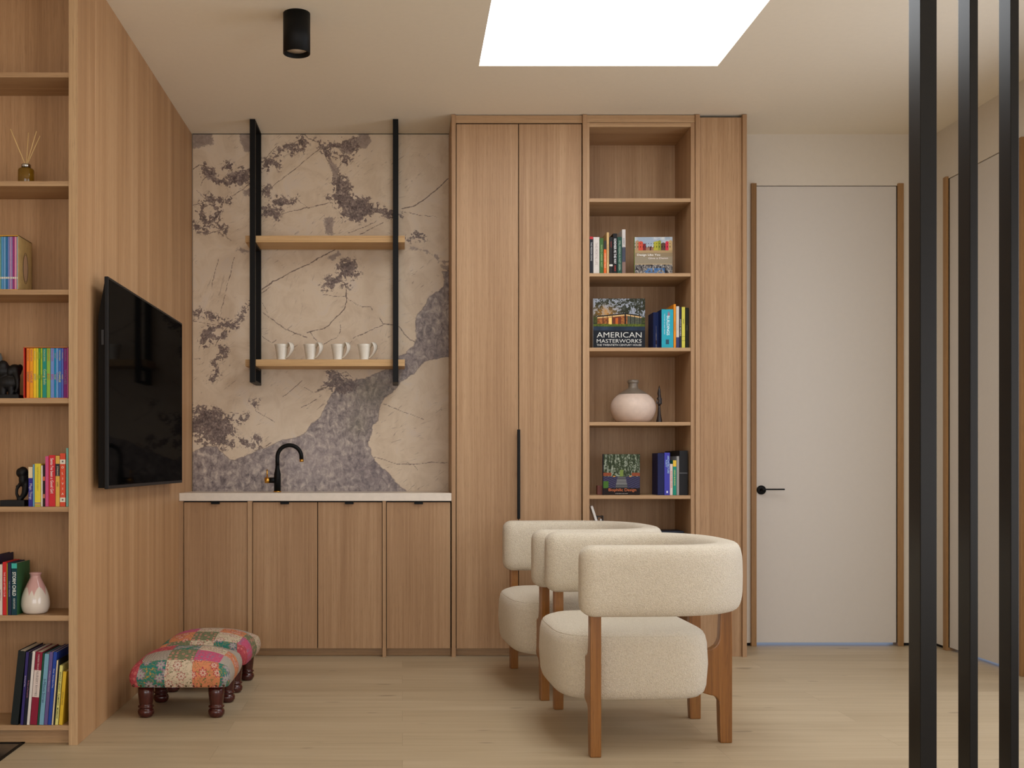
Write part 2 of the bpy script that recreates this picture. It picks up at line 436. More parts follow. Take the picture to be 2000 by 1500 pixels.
DARK = [PL(s) for s in (
 '651,347 665,342 672,352 684,366 679,376 689,387 707,387 719,390 717,399 731,399 734,402 731,409 748,409 766,411 780,424 767,424 752,421 733,416 715,423 696,435 684,428 667,423 669,408 655,399 655,388 639,385 655,378 653,362',
 '618,274 636,285 655,280 667,275 690,272 697,283 690,298 680,290 664,285 650,286 636,300 630,290',
 '401,324 415,333 425,349 446,354 456,344 474,333 488,338 486,354 464,361 439,361 424,354 413,344 394,338',
 '436,321 452,323 453,332 439,330', '434,399 448,383 453,386 439,401',
 '389,409 396,411 406,432 427,408 434,408 425,425 408,444 398,437', '378,434 392,443 405,450 380,449',
 '401,388 408,382 418,394 422,402 412,400', '393,396 405,397 397,404', '425,447 439,445 441,455 434,453',
 '512,368 524,368 523,376 512,386', '533,394 545,385 559,390 580,388 562,397 552,406 540,402',
 '512,407 526,404 543,409 543,427 533,420 512,420', '512,314 524,312 526,324 512,336', '528,312 547,319 543,326 531,321',
 '536,307 545,293 550,293 549,302 540,309', '555,291 562,284 566,291 581,281 581,293 575,302 564,295',
 '583,274 592,269 600,278 595,297 585,286', '660,522 668,512 695,508 698,516 690,533 701,533 690,541 675,540 668,530',
 '639,546 655,538 668,534 660,550 648,560 638,557', '672,555 680,555 685,564 674,562', '631,558 640,561 634,564',
 '380,607 389,606 394,611 377,619', '399,613 412,614 422,621 412,623', '432,627 446,627 451,632 466,626 462,635 445,640 434,637',
 '412,637 426,639 412,656 399,679 391,677 398,647', '410,668 422,659 446,645 439,656 424,666', '467,620 477,606 490,592 481,607 471,621',
 '427,680 434,675 445,685 434,694 424,703 430,691', '419,708 425,717 424,730 420,740 408,744 416,732 421,722',
 '370,796 410,800 436,808 434,819 443,814 455,815 448,827 459,833 457,845 445,848 443,859 448,867 439,874 422,867 401,859 399,846 370,848 370,826 387,809',
 '465,853 481,860 497,872 486,871 474,864', '498,852 507,857 505,870 500,866', '467,819 471,814 485,811 474,821', '388,862 398,859 400,869',
 '641,727 655,730 677,741 684,739 694,749 688,763 675,765 662,762 649,760 634,751 648,744',
 '425,391 434,389 430,396', '449,862 458,862 456,870 449,869', '668,305 680,306 684,313 672,317', '645,303 653,301 655,309 650,309',
 '797,466 808,464 806,468', '812,458 824,459 832,464 822,464', '490,787 502,784 498,794')]
MED = [PL(s) for s in (
 '370,258 413,258 415,281 379,289 370,290', '467,258 492,258 492,300 477,293 469,281', '697,258 722,258 725,275 715,291 702,290 694,276',
 '633,422 651,425 653,458 636,458', '799,485 809,482 828,487 850,498 859,505 856,513 850,505 828,491', '861,508 880,508 880,514 866,514',
 '861,519 880,519 880,530 868,528', '472,371 490,363 490,386 478,382', '398,335 418,336 424,350 405,352', '640,300 652,318 664,330 662,345 652,344 644,325',
 '655,286 684,285 684,300 668,300', '440,340 470,335 474,352 448,352', '637,502 660,490 668,496 648,512', '463,489 470,482 486,492 478,494')]
VEIN = [(1.0, 1, PL(s)) for s in (
 '512,565 535,549 552,542 564,533 604,516 630,500 658,486', '512,611 533,625 557,642 575,651 600,659',
 '599,650 630,642 643,635 655,621 672,604 677,590 675,566', '741,621 748,633 760,634 768,635 779,639 788,651 800,663 812,668',
 '875,349 859,366 837,383 812,402 785,408', '618,277 602,270 596,262', '634,302 646,324 662,343', '620,762 637,756 650,748',
 '377,330 388,322 398,323 404,328')]+[(.8, .92, PL(s)) for s in (
 '630,575 658,580 672,580 686,587 696,594 708,600 724,599 728,606', '748,636 733,640 720,647 689,661', '665,635 665,649 658,659 632,672',
 '748,789 790,805 828,820', '731,893 752,898 776,907 811,907 837,903 852,903 876,905', '748,435 703,458', '785,413 819,420 854,423',
 '457,503 444,559 434,597 430,620', '630,286 595,314 569,336 543,355 512,382', '580,388 602,407 630,399 650,394', '550,418 594,407 602,407',
 '594,756 611,767 632,760', '497,789 500,803 509,808 536,824', '453,383 474,369 490,358', '377,700 392,700', '377,402 390,396 406,400',
 '467,622 448,634 436,650 420,676', '436,452 446,466 452,471', '427,502 418,540 414,560', '512,590 520,606 524,612', '606,650 616,662 624,672',
 '512,658 530,670 540,664', '629,755 655,733 676,726 690,739', '450,805 468,808 484,811', '377,626 412,634 430,637', '498,880 520,871 530,865',
 '680,455 720,440 735,432', '540,286 530,296 522,306 512,318', '590,744 560,770 552,776', '620,780 598,792 588,796', '792,902 806,908 816,918',
 '676,566 674,577 678,590', '410,338 396,352 392,362', '384,372 398,386 404,392', '430,425 424,440 415,446', '668,318 660,330 664,342',
 '377,434 396,444 412,455 430,450', '645,395 630,400 615,402', '528,560 512,572', '655,425 640,440 636,456', '560,286 575,278 590,272')]
nx, nz = 300, 420
MX0, MX1, MZ0, MZ1 = X(376, DB-.012), X(877, DB-.012), Z(967, DB-.012), ZC-.001
U, V = np.meshgrid(np.linspace(0, 1, nx+1), np.linspace(0, 1, nz+1)); U = U.ravel(); V = V.ravel()
mpx = 376+501*U; mpy = PY-(MZ0+(MZ1-MZ0)*V-H)*F/(DB-.012)
wx = mpx+(fbm(mpx, mpy, 26, 11)-.5)*7; wy = mpy+(fbm(mpx, mpy, 26, 31)-.5)*7
grey = poly_sdf(mpx+(fbm(mpx, mpy, 16, 51)-.5)*5, mpy+(fbm(mpx, mpy, 16, 61)-.5)*5, GREY)
dark = np.full(U.shape, -40.)
for p in DARK: dark = np.maximum(dark, poly_sdf(wx, wy, p))
med = np.full(U.shape, -40.)
for p in MED: med = np.maximum(med, poly_sdf(wx, wy, p))
vein = np.zeros(U.shape)
for wid, amp, p in VEIN:
    for (a, b), (c, d) in zip(p, p[1:]):
        dd, _ = seg_dist(mpx+(fbm(mpx, mpy, 9, 71)-.5)*4, mpy+(fbm(mpx, mpy, 9, 81)-.5)*4, a, b, c, d)
        vein = np.maximum(vein, amp*np.clip(1-dd/(wid*2.2), 0, 1))
green = np.exp(-(((mpx-728)/42)**2+((mpy-765)/34)**2))+.8*np.exp(-(((mpx-700)/22)**2+((mpy-830)/24)**2))
deep = np.exp(-(((mpx-720)/60)**2+((mpy-925)/40)**2))+.7*np.exp(-(((mpx-845)/40)**2+((mpy-690)/30)**2))
pale = np.exp(-(((mpx-600)/70)**2+((mpy-900)/45)**2))
def marble_mat():
    t = NT('cream_and_grey_marble')
    def A(n): return t.n('ShaderNodeAttribute', attribute_name=n).outputs['Fac']
    v = t.coord((1, 1, 1))
    n1 = t.noise(v, 26, 6, .68, dist=.7); n2 = t.noise(v, 90, 5, .7); n3 = t.noise(v, 7, 4, .6, dist=1.2)
    cream = t.ramp(n3, [(.3, rgb(205, 184, 158)), (.55, rgb(218, 199, 174)), (.75, rgb(214, 198, 180))])
    # fine slanting hairlines (narrow bands of a noise stretched along the slant)
    def slant(ang, across, along, det=2):
        mp = t.n('ShaderNodeMapping'); mp.inputs['Rotation'].default_value = (0, math.radians(ang), 0)
        mq = t.n('ShaderNodeMapping'); mq.inputs['Scale'].default_value = (along, 1, across)
        t.l(v, mp.inputs[0]); t.l(mp.outputs[0], mq.inputs[0]); return t.noise(mq.outputs[0], 1, det, .55, dist=.25)
    col = cream
    for ang, ac, al, ms, lo, am in ((38, 34, 3.2, 3.1, .47, .55), (12, 30, 2.6, 2.3, .53, .45), (74, 30, 2.2, 2.7, .56, .35)):
        s1 = slant(ang, ac, al)
        line = t.math('SUBTRACT', 1.0, t.step(t.math('ABSOLUTE', t.math('SUBTRACT', s1, .5)), .002, .013))
        brk = t.step(slant(ang, ac*1.3, al*7, 1), .50, .60)
        rg = t.noise(t.coord((1, 1, 1), loc=(ang, 0, ang)), ms, 2)
        stm = t.math('MULTIPLY', t.math('MULTIPLY', t.math('MULTIPLY', line, brk), t.step(rg, lo, lo+.10)), am)
        col = t.mix(stm, col, rgb(120, 98, 88))
    vo = t.n('ShaderNodeTexVoronoi', feature='F1'); vo.inputs['Scale'].default_value = 62
    wpv = t.n('ShaderNodeMix', data_type='VECTOR'); wpv.inputs[0].default_value = .06
    nzc = t.n('ShaderNodeTexNoise'); t.l(v, nzc.inputs['Vector']); nzc.inputs['Scale'].default_value = 24; nzc.inputs['Detail'].default_value = 3
    t.l(v, wpv.inputs[4]); t.l(nzc.outputs[1], wpv.inputs[5]); t.l(wpv.outputs[1], vo.inputs['Vector'])
    cr_ = t.n('ShaderNodeSeparateColor'); t.l(vo.outputs['Color'], cr_.inputs[0]); cell = t.math('SUBTRACT', cr_.outputs[0], .5)
    # veins
    vm = t.math('SUBTRACT', t.math('ADD', A('vein'), t.math('MULTIPLY', n2, .9)), .45)
    vm = t.math('MULTIPLY', t.step(vm, .38, .75), .85)
    hasv = t.step(A('vein'), .02, .25)
    col = t.mix(t.math('MULTIPLY', vm, hasv), col, rgb(88, 68, 62))
    # mid grey-brown clouds
    g1 = t.math('ADD', t.math('ADD', A('med'), t.math('MULTIPLY', t.math('SUBTRACT', n1, .5), 26)), t.math('MULTIPLY', t.math('SUBTRACT', n2, .5), 12))
    mc = t.ramp(n1, [(.3, rgb(112, 97, 92)), (.6, rgb(156, 139, 129)), (.8, rgb(196, 176, 156))])
    col = t.mix(t.math('MULTIPLY', t.step(g1, -1, 2.5), .85), col, mc)
    # big lavender grey body
    g2 = t.math('ADD', A('grey'), t.math('MULTIPLY', t.math('SUBTRACT', n1, .5), 9))
    st2 = t.noise(t.coord((26, 26, 17), rot=(0, math.radians(28), 0)), 1, 5, .68, dist=1.0)
    gm = t.math('ADD', t.math('MULTIPLY', n1, .45), t.math('MULTIPLY', st2, .55))
    gcol = t.ramp(gm, [(.36, rgb(90, 80, 82)), (.45, rgb(132, 120, 118)), (.53, rgb(164, 151, 144)), (.64, rgb(210, 195, 180))])
    gcol = t.mix(t.math('MULTIPLY', A('pale'), .35), gcol, rgb(190, 176, 172))
    gcol = t.mix(t.math('MULTIPLY', A('green'), .55, True), gcol, t.ramp(n1, [(.3, rgb(72, 70, 52)), (.65, rgb(142, 134, 108))]))
    gcol = t.mix(t.math('MULTIPLY', A('deep'), .5, True), gcol, t.ramp(n1, [(.3, rgb(70, 60, 70)), (.7, rgb(132, 116, 120))]))
    # pale crumbly flecks within
    fl = t.step(t.noise(v, 44, 5, .75, dist=1.5), .60, .68)
    gcol = t.mix(t.math('MULTIPLY', t.math('MULTIPLY', fl, t.step(A('green'), .15, .6)), .7), gcol, rgb(206, 190, 168))
    gs = t.step(g2, -.6, .9)
    col = t.mix(gs, col, gcol)
    # dark seam along its border
    bd = t.math('SUBTRACT', 1.0, t.step(t.math('ABSOLUTE', g2), .2, 1.6))
    col = t.mix(t.math('MULTIPLY', bd, .45), col, rgb(84, 66, 70))
    # dark fractured patches
    g3 = t.math('ADD', t.math('ADD', t.math('ADD', A('dark'), 1.5), t.math('MULTIPLY', t.math('SUBTRACT', n1, .5), 13)), t.math('ADD', t.math('MULTIPLY', t.math('SUBTRACT', n2, .5), 14), t.math('MULTIPLY', cell, 12)))
    dc = t.ramp(t.math('ADD', t.math('MULTIPLY', n1, .5), t.math('MULTIPLY', t.math('ADD', n2, t.math('MULTIPLY', cell, .25)), .5)), [(.38, rgb(58, 44, 44)), (.46, rgb(94, 79, 77)), (.54, rgb(128, 112, 106)), (.64, rgb(182, 163, 146))])
    dm = t.step(g3, -.8, .9)
    col = t.mix(t.math('MULTIPLY', dm, .94), col, dc)
    ed = t.math('SUBTRACT', 1.0, t.step(t.math('ABSOLUTE', g3), .1, 1.7))
    col = t.mix(t.math('MULTIPLY', ed, .6), col, rgb(74, 54, 54))
    # crumbs around the patches
    cr = t.math('MULTIPLY', t.step(A('dark'), -13, -3), t.step(t.math('ADD', t.noise(v, 70, 4, .65, dist=1), t.math('MULTIPLY', cell, .25)), .58, .64))
    col = t.mix(t.math('MULTIPLY', cr, .75), col, rgb(104, 84, 80))
    t.l(col, t.b.inputs['Base Color']); t.b.inputs['Roughness'].default_value = .38
    t.b.inputs['Specular IOR Level'].default_value = .35
    return t.m
def mplace(U, V): return np.stack([MX0+(MX1-MX0)*U, np.full_like(U, 0), MZ0+(MZ1-MZ0)*V], -1)
marble_m = marble_mat()
slab = grid_mesh('marble_backsplash', nx, nz, mplace,
    {'grey': ('FLOAT', grey), 'dark': ('FLOAT', dark), 'med': ('FLOAT', med), 'vein': ('FLOAT', vein),
     'green': ('FLOAT', green), 'deep': ('FLOAT', deep), 'pale': ('FLOAT', pale)}, marble_m)
slab.location = (0, DB-.012, 0)
so = slab.modifiers.new('thickness', 'SOLIDIFY'); so.thickness = .0115; so.offset = -1
slab['label'] = 'full height cream and grey veined marble slab behind the counter'; slab['category'] = 'backsplash'
part('joint', B(MX0, MX1, DB-.0135, DB-.012, ZC-.004, ZC-.001), dark_gap, slab, w=True)

# ---------------------------------------------------------------- built-in joinery
GY = DF-.012        # gables stand slightly proud of the doors
YB = DB-.001        # back of the joinery
def Xf(px): return X(px, DF)
def Zf(py): return Z(py, DF)
ZD0 = Zf(1266.5); ZTK = ZD0
def tab(parent, px0, px1):
    bm = new_bm(); z = Zf(981)
    box(bm, Xf(px0), Xf(px1), DF-.016, DF+.004, z, z+.0035, bev=.0008)
    box(bm, Xf(px0), Xf(px1), DF-.016, DF-.0135, z-.010, z+.003, bev=.0008)
    return part('handle', bm, black_m, parent, w=True)
def base_unit(label, px0, px1, doors, gl):
    t = thing('base_cabinet', label, 'cabinet', ((Xf(px0)+Xf(px1))/2, DF, 0), group='base cabinets under the counter')
    bm = new_bm(); ztop = .869
    box(bm, Xf(px0), Xf(px1), DF+.020, YB, ZD0, ztop)
    part('carcass', bm, dark_gap, t, w=True)
    for a, b in gl: part('side_panel', B(Xf(a), Xf(b), GY, YB, 0, ztop, bev=.0008), oak_v, t, w=True)
    part('toe_kick', B(Xf(px0), Xf(px1), DF+.05, DF+.065, 0, ZD0), oak_x, t, w=True)
    for i, (a, b, h0, h1) in enumerate(doors):
        d = part('door', B(Xf(a), Xf(b), DF, DF+.019, ZD0, Zf(981), bev=.0008), (oak_v, oak_v2)[i % 2], t, w=True)
        tab(d, h0, h1)
    return t
base_unit('left base cabinet with one oak door, beside the panelled wall', 358.3, 484, [(359.3, 483.2, 413, 430)], [(349.5, 358.2), (484.1, 493)])
base_unit('double-door oak base cabinet below the tap', 493.1, 747, [(494, 619.6, 548, 565), (621.2, 746.2, 674, 691)], [(747.1, 754)])
base_unit('right base cabinet with one oak door, beside the tall cupboard', 754.1, 881, [(755.2, 879.6, 809, 826)], [])
ct = part('countertop', B(XL+.001, Xf(881.5), DF-.016, DB-.0125, .8705, .9145, bev=.0015), counter_m)
tag(ct, 'long white stone countertop over the base cabinets', 'countertop')

# tall cupboard
ZTOP = ZC-.003
tc = thing('tall_cabinet', 'tall oak cupboard with two doors and a long black bar handle', 'cabinet', (Xf(1014), DF, 0))
part('side_panel', B(Xf(882), Xf(890), GY, YB, 0, ZTOP, bev=.0008), oak_v, tc, w=True)
part('side_panel', B(Xf(1137.5), Xf(1146), GY, YB, 0, ZTOP, bev=.0008), oak_v, tc, w=True)
part('carcass', B(Xf(890.3), Xf(1137.2), DF+.02, YB, ZD0, ZTOP-.001), dark_gap, tc, w=True)
part('top_rail', B(Xf(890.3), Xf(1137.2), DF+.002, DF+.019, Zf(240), ZTOP-.001, bev=.0008), oak_x, tc, w=True)
part('toe_kick', B(Xf(890.3), Xf(1137.2), DF+.05, DF+.065, 0, ZD0), oak_x, tc, w=True)
dl = part('door', B(Xf(891.5), Xf(1012.2), DF, DF+.019, ZD0, Zf(242.5), bev=.0008), oak_v, tc, w=True)
part('door', B(Xf(1013.8), Xf(1135.8), DF, DF+.019, ZD0, Zf(242.5), bev=.0008), oak_v2, tc, w=True)
bm = new_bm()
xh0, xh1 = Xf(1009.3), Xf(1015)
box(bm, xh0, xh1, DF-.034, DF-.018, Zf(1013), Zf(839), bev=.002)
for yy in (855, 926, 997): box(bm, xh0+.003, xh1-.003, DF-.02, DF, Zf(yy+2), Zf(yy-2))
part('handle', bm, black_m, dl, w=True, label='long vertical black bar handle')

# open bookcase
bk = thing('open_bookcase', 'tall open oak bookcase between the cupboard and the plain panel', 'bookcase', (Xf(1250), DF, 0))
ix0, ix1 = Xf(1151), Xf(1349)
part('side_panel', B(Xf(1146.3), ix0, DF-.004, YB, 0, Zf(240), bev=.0008), oak_v2, bk, w=True)
part('side_panel', B(ix1, Xf(1356.8), DF-.004, YB, 0, Zf(240), bev=.0008), oak_v2, bk, w=True)
part('side_panel', B(Xf(1357.3), Xf(1366), GY, YB, 0, ZTOP, bev=.0008), oak_v, bk, w=True)
part('top_rail', B(Xf(1146.3), Xf(1357), DF-.002, YB, Zf(239.5), ZTOP-.001, bev=.0008), oak_x, bk, w=True)
part('top_panel', B(ix0+.0003, ix1-.0003, DF-.003, YB-.013, Zf(248), Zf(240.5)), oak_x, bk, w=True)
part('back_panel', B(ix0+.0003, ix1-.0003, YB-.012, YB, .05, Zf(240.5)), oak_v2, bk, w=True)
part('toe_kick', B(ix0+.0003, ix1-.0003, DF+.05, DF+.065, 0, .049), oak_x, bk, w=True)
RS = {}
for i, (a, b) in enumerate(((387.5, 394.5), (533.5, 540), (679, 686), (824.3, 831), (967.5, 974.5), (1112, 1119), (1258, 1266))):
    part('shelf', B(ix0+.0005, ix1-.0005, DF-.001, YB-.0125, Zf(b), Zf(a), bev=.0008), oak_x, bk, w=True); RS[i] = Zf(a)
fp = thing('filler_panel', 'plain narrow oak panel right of the open bookcase', 'panel', (Xf(1411), DF, 0))
part('panel', B(Xf(1366.3), Xf(1449), DF+.004, DF+.022, 0, ZTOP-.012, bev=.0008), oak_v, fp, w=True)
part('side_panel', B(Xf(1449.3), Xf(1457.5), GY, YB, 0, ZTOP, bev=.0008), oak_v2, fp, w=True)

# left bookcase
lb = thing('wall_bookcase', 'tall oak wall bookcase at the left edge with open shelves', 'bookcase', (-2.2, DL, 0))
def Xl(px): return X(px, DL)
def Zl(py): return Z(py, DL)
bx0, bx1 = -2.9, Xl(134.3)
part('side_panel', B(bx1, XL, DL, DL+.244, 0, ZC-.002, bev=.001), oak_side, lb, w=True)
part('edge_band', B(bx1, XL-.0005, DL-.0012, DL-.0001, 0, ZC-.002), wood('oak_edge_band', rgb(170, 136, 98), rgb(192, 158, 118), rgb(206, 174, 134), 'z', band=.3, seed=6), lb, w=True)
part('side_panel', B(bx0-.03, bx0, DL, DL+.244, 0, ZC-.002, bev=.001), oak_v, lb, w=True)
part('back_panel', B(bx0, bx1-.0003, DL+.222, DL+.24, 0, ZC-.002), oak_side, lb, w=True)
part('toe_kick', B(bx0, bx1-.0003, DL+.035, DL+.05, 0, Zl(1427)), oak_x, lb, w=True)
LS = {}
for i, (a, b) in enumerate(((-72, -62), (140.8, 150.5), (353.3, 363), (565.5, 575.3), (777.7, 787.7), (989.8, 999.8), (1202.3, 1213), (1417, 1427))):
    part('shelf', B(bx0, bx1-.0005, DL+.003, DL+.2215, Zl(b), Zl(a), bev=.001), oak_x, lb, w=True); LS[i] = Zl(a)

# dark glass panel in the floor
fg = thing('floor_grille', 'black framed dark glass panel set in the floor below the bookcase', 'floor panel', (-1.9, 4.1, 0))
gx1, gy0, gy1 = -1.458, 3.5, 4.352
bm = new_bm()
for a in ((-2.4, gx1, gy1-.018, gy1), (-2.4, gx1, gy0, gy0+.018), (gx1-.012, gx1, gy0, gy1), (-2.4, -2.388, gy0, gy1)): box(bm, *a, .0002, .004)
part('frame', bm, black_m, fg, w=True)
part('pane', B(-2.388, gx1-.012, gy0+.018, gy1-.018, .0002, .0022), plain('smoked_glass', rgb(28, 32, 36), .12, spec=.6), fg, w=True)

# ---------------------------------------------------------------- hanging shelf unit
DS = 6.37
hs = thing('hanging_shelf', 'ceiling hung shelf unit with black metal frames and two oak boards', 'shelf', (-.44, DS, 1.54))
YF0, YF1 = DS, DB-.016
zb = Z(746.5, DS)
w_ = .031
for x0 in (X(487.6, DS), X(767.2, DS)):
    lab = 'left black ladder frame' if x0 < -.5 else 'right black ladder frame'
    bm = new_bm()
    box(bm, x0, x0+w_, YF0, YF0+w_, zb, ZC-.001, bev=.001); box(bm, x0, x0+w_, YF1-w_, YF1, zb, ZC-.001, bev=.001)
    box(bm, x0, x0+w_, YF0+w_, YF1-w_, zb, zb+.012); box(bm, x0, x0+w_, YF0+w_, YF1-w_, ZC-.013, ZC-.001)
    for s in (458, 701): box(bm, x0, x0+w_, YF0+w_, YF1-w_, Z(s, DS)-.050, Z(s, DS)-.0385)
    part('frame', bm, black_m, hs, w=True, label=lab)
for s in (458, 701):
    zt = Z(s, DS)
    part('shelf_board', B(X(477.5, DS), X(790.8, DS), YF0+.0315, YF1-.0315, zt-.038, zt, bev=.0015), shelf_oak, hs, w=True)
    # end lips that pass in front of the posts' inner faces
MUGZ = Z(701, DS)

def mug(px0, label):
    D = 6.46
    t = thing('mug', label, 'mug', (X(px0+13.5, D), D, MUGZ), group='ivory mugs on the lower hanging shelf', rotz=math.radians(-26))
    bm = new_bm()
    R0, R1, hh = .0265, .041, .091
    prof = [(0, 0), (R0-.002, 0), (R0, .002)]
    for k in range(9):
        f = k/8; prof.append((R0+(R1-R0)*(f**1.25), .002+(hh-.002)*f))
    prof += [(R1-.0025, hh+.0005)]+[(R0-.003+(R1-R0)*((1-k/8)**1.25), .006+(hh-.008)*(1-k/8)) for k in range(9)]+[(0, .006)]
    lathe(bm, prof, 40)
    part('body', bm, porcelain, t)
    # wing-shaped strap handle: flares above the rim, sweeps down to the foot
    hb = new_bm(); path = [(.034, .070), (.043, .086), (.052, .097), (.061, .097), (.069, .083), (.070, .064), (.062, .044), (.050, .028), (.038, .016), (.026, .010)]
    wd = [.008, .014, .019, .022, .022, .018, .013, .009, .007, .006]
    rings = []
    for i, ((x, z), w) in enumerate(zip(path, wd)):
        a = path[max(i-1, 0)]; b = path[min(i+1, len(path)-1)]
        dx, dz_ = b[0]-a[0], b[1]-a[1]; L = math.hypot(dx, dz_); nx_, nz_ = -dz_/L, dx/L; th = .0026
        rings.append([hb.verts.new((x+nx_*s*th, y*w, z+nz_*s*th)) for s, y in ((1, -1), (1.3, 0), (1, 1), (-1, 1), (-1.3, 0), (-1, -1))])
    for a, b in zip(rings, rings[1:]):
        for k in range(6): hb.faces.new((a[k], a[(k+1) % 6], b[(k+1) % 6], b[k]))
    hb.faces.new(rings[0][::-1]); hb.faces.new(rings[-1])
    bmesh.ops.subdivide_edges(hb, edges=hb.edges, cuts=1, smooth=1)
    part('handle', hb, porcelain, t, smooth=True)
    return t
for p, l in ((536.5, 'ivory mug nearest the left black frame, first of the four'), (593, 'second ivory mug from the left on the lower shelf'),
             (646.5, 'third ivory mug from the left on the lower shelf'), (698.5, 'rightmost of the four ivory mugs on the lower shelf')):
    mug(p, l)

# ---------------------------------------------------------------- tap
D = 6.5
fx = X(541.8, D)
tp = thing('tap', 'matte black gooseneck tap with brass lever and brass tip', 'tap', (fx, D, .9145))
zz = lambda py: Z(py, D)-.9145
part('base_ring', lathe(new_bm(), [(0, 0), (.0225, 0), (.0225, .006), (0, .006)], 32), brass, tp)
bm = new_bm()
lathe(bm, [(0, .006), (.0195, .006), (.0195, zz(926)), (.0175, zz(923)), (.0125, zz(914)), (.0115, zz(908)), (0, zz(907.9))], 32)
R = (590-543)/2*D/F; zc = zz(893)
pts = [(0, 0, zz(908)), (0, 0, zz(900))]+[(R-R*math.cos(a), 0, zc+R*math.sin(a)) for a in np.linspace(0, PI*.94, 22)]
end = pts[-1]; pts.append((end[0]+.001, 0, zz(897)))
tube(bm, pts, .0118, 20)
part('spout', bm, black_m, tp)
part('nozzle', tube(new_bm(), [(pts[-1][0], 0, zz(897)), (pts[-1][0]+.001, 0, zz(902))], .0122, 20), brass, tp, label='brass spout tip')
part('valve_arm', tube(new_bm(), [(-.015, 0, zz(938)), (-.046, 0, zz(938))], .0165, 20), black_m, tp)
bm = new_bm()
tube(bm, [(-.046, 0, zz(938)), (-.072, 0, zz(938))], .0172, 20)
tube(bm, [(-.059, 0, zz(932)), (-.059, 0, zz(917))], .0042, 10)
part('lever', bm, brass, tp, label='brass knob with upright lever')

# ---------------------------------------------------------------- television
tv = thing('television', 'large black flat television mounted on the oak panelled wall', 'television', (-1.21, 5.25, 1.40))
tx = -1.175; ty0, ty1 = 4.498, 6.01; tz0, tz1 = .977, 1.827
part('bezel', B(tx-.016, tx, ty0, ty1, tz0, tz1, bev=.003), plain('tv_bezel', rgb(14, 15, 18), .45, spec=.25), tv, w=True)
scr = NT('tv_screen'); g_ = scr.n('ShaderNodeBsdfGlossy'); g_.inputs['Roughness'].default_value = .05; mx_ = scr.n('ShaderNodeMixShader'); mx_.inputs[0].default_value = .035; scr.l(scr.b.outputs[0], mx_.inputs[1]); scr.l(g_.outputs[0], mx_.inputs[2]); scr.l(mx_.outputs[0], scr.t.nodes['Material Output'].inputs[0]); scr.b.inputs['Base Color'].default_value = rgb(5, 5, 5); scr.b.inputs['Roughness'].default_value = .9
scr.b.inputs['Specular IOR Level'].default_value = 0
part('screen', B(tx, tx+.0012, ty0+.012, ty1-.010, tz0+.014, tz1-.010), scr.m, tv, w=True)
bm = new_bm()
prism(bm, [(tz0+.004, 0), (tz0+.004, 1), (tz1-.16, 1), (tz1-.012, 0)], 0, 1, 'xy')
for v in bm.verts:
    z_, d_, s_ = v.co.x, v.co.y, v.co.z
    v.co = Vector((tx-.016-.028*d_, ty0+.012+(ty1-ty0-.024)*s_+(.0 if not d_ else (.004 if s_ < .5 else -.004)), z_))
part('rear_housing', bm, black_m, tv, w=True)
part('mounting_bracket', B(XL, tx-.0445, 5.05, 5.45, 1.2, 1.6), black_m, tv, w=True)
part('port_cover', B(tx-.030, tx-.020, ty0+.0098, ty0+.0125, 1.555, 1.615), plain('tv_grey', rgb(30, 31, 34), .5), tv, w=True)

# ---------------------------------------------------------------- ceiling spotlight
sp = thing('ceiling_spotlight', 'black cylindrical spotlight mounted on the ceiling', 'ceiling light', (X(579.5, 4.88), 4.88, ZC))
r = .0585; hh = .173
part('housing', lathe(new_bm(), [(0, 0), (r, 0), (r, -hh), (r-.004, -hh-.001), (r-.006, -hh+.001), (r-.010, -hh+.022), (0, -hh+.022)], 56), black_m, sp)
part('diffuser', lathe(new_bm(), [(0, -hh+.017), (r-.0125, -hh+.017), (r-.0125, -hh+.0219), (0, -hh+.0219)], 40), plain('frosted_lens', rgb(225, 212, 195), .5), sp)

# ---------------------------------------------------------------- dark posts
def post(px0, pxm, px1, D, label):
    x0 = X(pxm, D); wd = (px1-pxm)*D/F; dp = D*(pxm-px0)/(px0-PX)
    o = part('screen_post', B(-wd/2, wd/2, 0, dp, 0, ZC-.001, bev=.0025, seg=3), post_m)
    o.location = (x0+wd/2, D, 0)
    tag(o, label, 'post', 'dark floor to ceiling posts at the right')
post(1774.5, 1797.5, 1830, 3.0, 'thickest and leftmost of the three dark vertical posts')
post(1871, 1894.5, 1910.5, 3.0, 'middle slim dark vertical post of the three')
post(1950.5, 1974, 1990.5, 3.0, 'rightmost slim dark vertical post near the frame edge')

